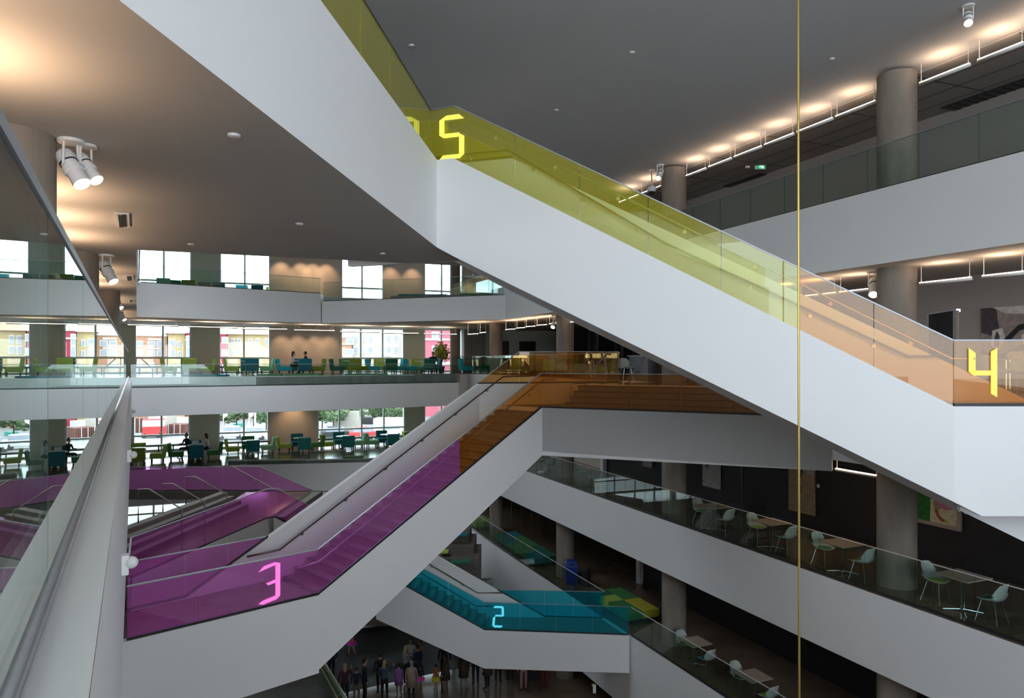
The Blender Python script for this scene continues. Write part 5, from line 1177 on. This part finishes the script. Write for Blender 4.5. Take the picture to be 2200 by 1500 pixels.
for k, (u, v, H, r) in enumerate(((480, 930, 4.6, 2.0), (508, 926, 5.2, 2.3), (545, 928, 5.4, 2.3), (572, 932, 4.2, 1.7), (692, 931, 4.8, 2.0), (716, 927, 5.0, 2.0), (758, 922, 4.4, 1.7), (812, 918, 4.2, 1.8), (852, 920, 4.0, 1.8))):
    x, y = uz(u, v, GZ); tree('street_tree', 'green street tree outside the third-floor windows, %s from the left' % ORD[k], x, y, GZ, H, r, 'leaf_out', 'tree', 20+k, 500, .28)
def ext(label, name, u0, u1, v0, v1, b, mt, cat, d=1.5, slats=0):
    p = uz(u0, v1, GZ); q = uY(u1, p[1]); Y = p[1]; z1, z0 = hv(v0, Y), GZ
    t = thing(name, (*p, z0), label, cat); wall_mb([p, q], [z1]*2, [z0]*2, d).build('body', mt, t)
    if slats:
        for k in range(slats):
            s = (k+.5)/slats; c = (lerp(p[0], q[0], s), lerp(p[1], q[1], s)-.08); MB().box((*c, (z0+z1)/2), (.08, .1, z1-z0), rz=.389).build('rib', 'trim_white' if k % 3 == 0 else mt, t)
    return t, p, q, z0, z1
ext('rust red ribbed container outside the first third-floor window', 'site_container', 289, 318, 899, 930, 60, 'fence_rust', 'container', 2.4, 9)
ext('second rust red container further right', 'site_container', 360, 398, 912, 936, 62, 'fence_rust', 'container', 2.4, 9)
ext('grey white site cabin outside the first third-floor window', 'site_cabin', 360, 396, 898, 911, 66, 'van_white', 'cabin', 2.4)
ext('pale beige outbuilding behind the containers', 'outbuilding', 318, 358, 893, 936, 70, 'cream', 'building', 3)
ext('teal roadside container among the trees', 'site_container', 501, 514, 911, 919, 60, 'car_teal', 'container', 2)
ext('dark shop front with black sign board outside the wide window', 'shop_front', 770, 800, 898, 912, 72, 'sign_black', 'building', 3)
ext('pale shop front outside the wide window', 'shop_front', 715, 768, 884, 925, 76, 'cream', 'building', 3)
ext('long grey roof outside the wide window', 'shop_front', 802, 868, 900, 930, 78, 'van_white', 'building', 3)
def vehicle(label, u, v, b, L, Hh, mt, mt2='win_dark'):
    L *= .8; x, y = uz(u, v, GZ); z = GZ; t = thing('car' if Hh < 2 else 'bus', (x, y, z), label, 'car' if Hh < 2 else 'bus'); R = .389
    def bx_(cx, cz, dx, dy, dz, mt_, nm): MB().box((x+cx*math.cos(R), y+cx*math.sin(R), z+cz), (dx, dy, dz), rz=R).build(nm, mt_, t, bevel=.08 if nm == 'body' else 0)
    bx_(0, .35+Hh*.28, L, 1.8, Hh*.5, mt, 'body'); bx_(-L*.03, .3+Hh*.72, L*.62 if Hh < 2 else L*.96, 1.6, Hh*.42, mt2, 'cabin'); bx_(-L*.03, .3+Hh*.95, L*.5 if Hh < 2 else L*.96, 1.5, .08, mt, 'roof')
    for s in (-.32, .32):
        c = (x+s*L*math.cos(R), y+s*L*math.sin(R)-.85); MB().tube([(c[0], c[1]-.1, z+.34), (c[0], c[1]+.1, z+.34)], .34, 16).build('wheel', 'black_matte', t)
vehicle('red and white bus outside the first third-floor window', 332, 940, 57, 3.4, 2.2, 'car_red', 'van_white')
vehicle('grey car parked outside the second third-floor window', 500, 944, 56, 4.2, 1.45, 'van_white')
vehicle('silver car parked further right outside the second window', 548, 946, 57, 4.2, 1.45, 'van_white')
vehicle('dark car outside the wide third-floor window', 720, 945, 60, 4.3, 1.45, 'sign_black')
vehicle('white car outside the wide third-floor window', 840, 940, 60, 4.3, 1.45, 'van_white')
vehicle('red car outside the wide third-floor window', 780, 946, 62, 4.2, 1.45, 'car_red')
for k, (u, v) in enumerate(((548, 941), (480, 942), (535, 943))):
    x, y = uz(u, v, GZ); t = thing('street_post' if k == 0 else 'banner_post', (x, y, H2-.35), ['tall white street post outside the second window', 'post with a white and pink banner, left of the street trees', 'post with a white and pink banner beside the tall white post'][k], 'post')
    MB().tube([(x, y, H2-.35), (x, y, H2+5.5)], .12 if k == 0 else .06, 10).build('pole', 'trim_white', t)
    if k: MB().add([(x, y, H2+5.2), (x+.9, y+.1, H2+5.0), (x+.5, y+.1, H2+2.6), (x, y, H2+2.3)], [(0, 1, 2, 3)]).build('banner', 'trim_white', t); MB().add([(x+.1, y-.02, H2+4.6), (x+.6, y+.04, H2+4.5), (x+.45, y+.04, H2+3.7), (x+.1, y-.02, H2+3.6)], [(0, 1, 2, 3)]).build('banner_mark', 'c_pink', t)
# prototypes that were never placed stay nowhere
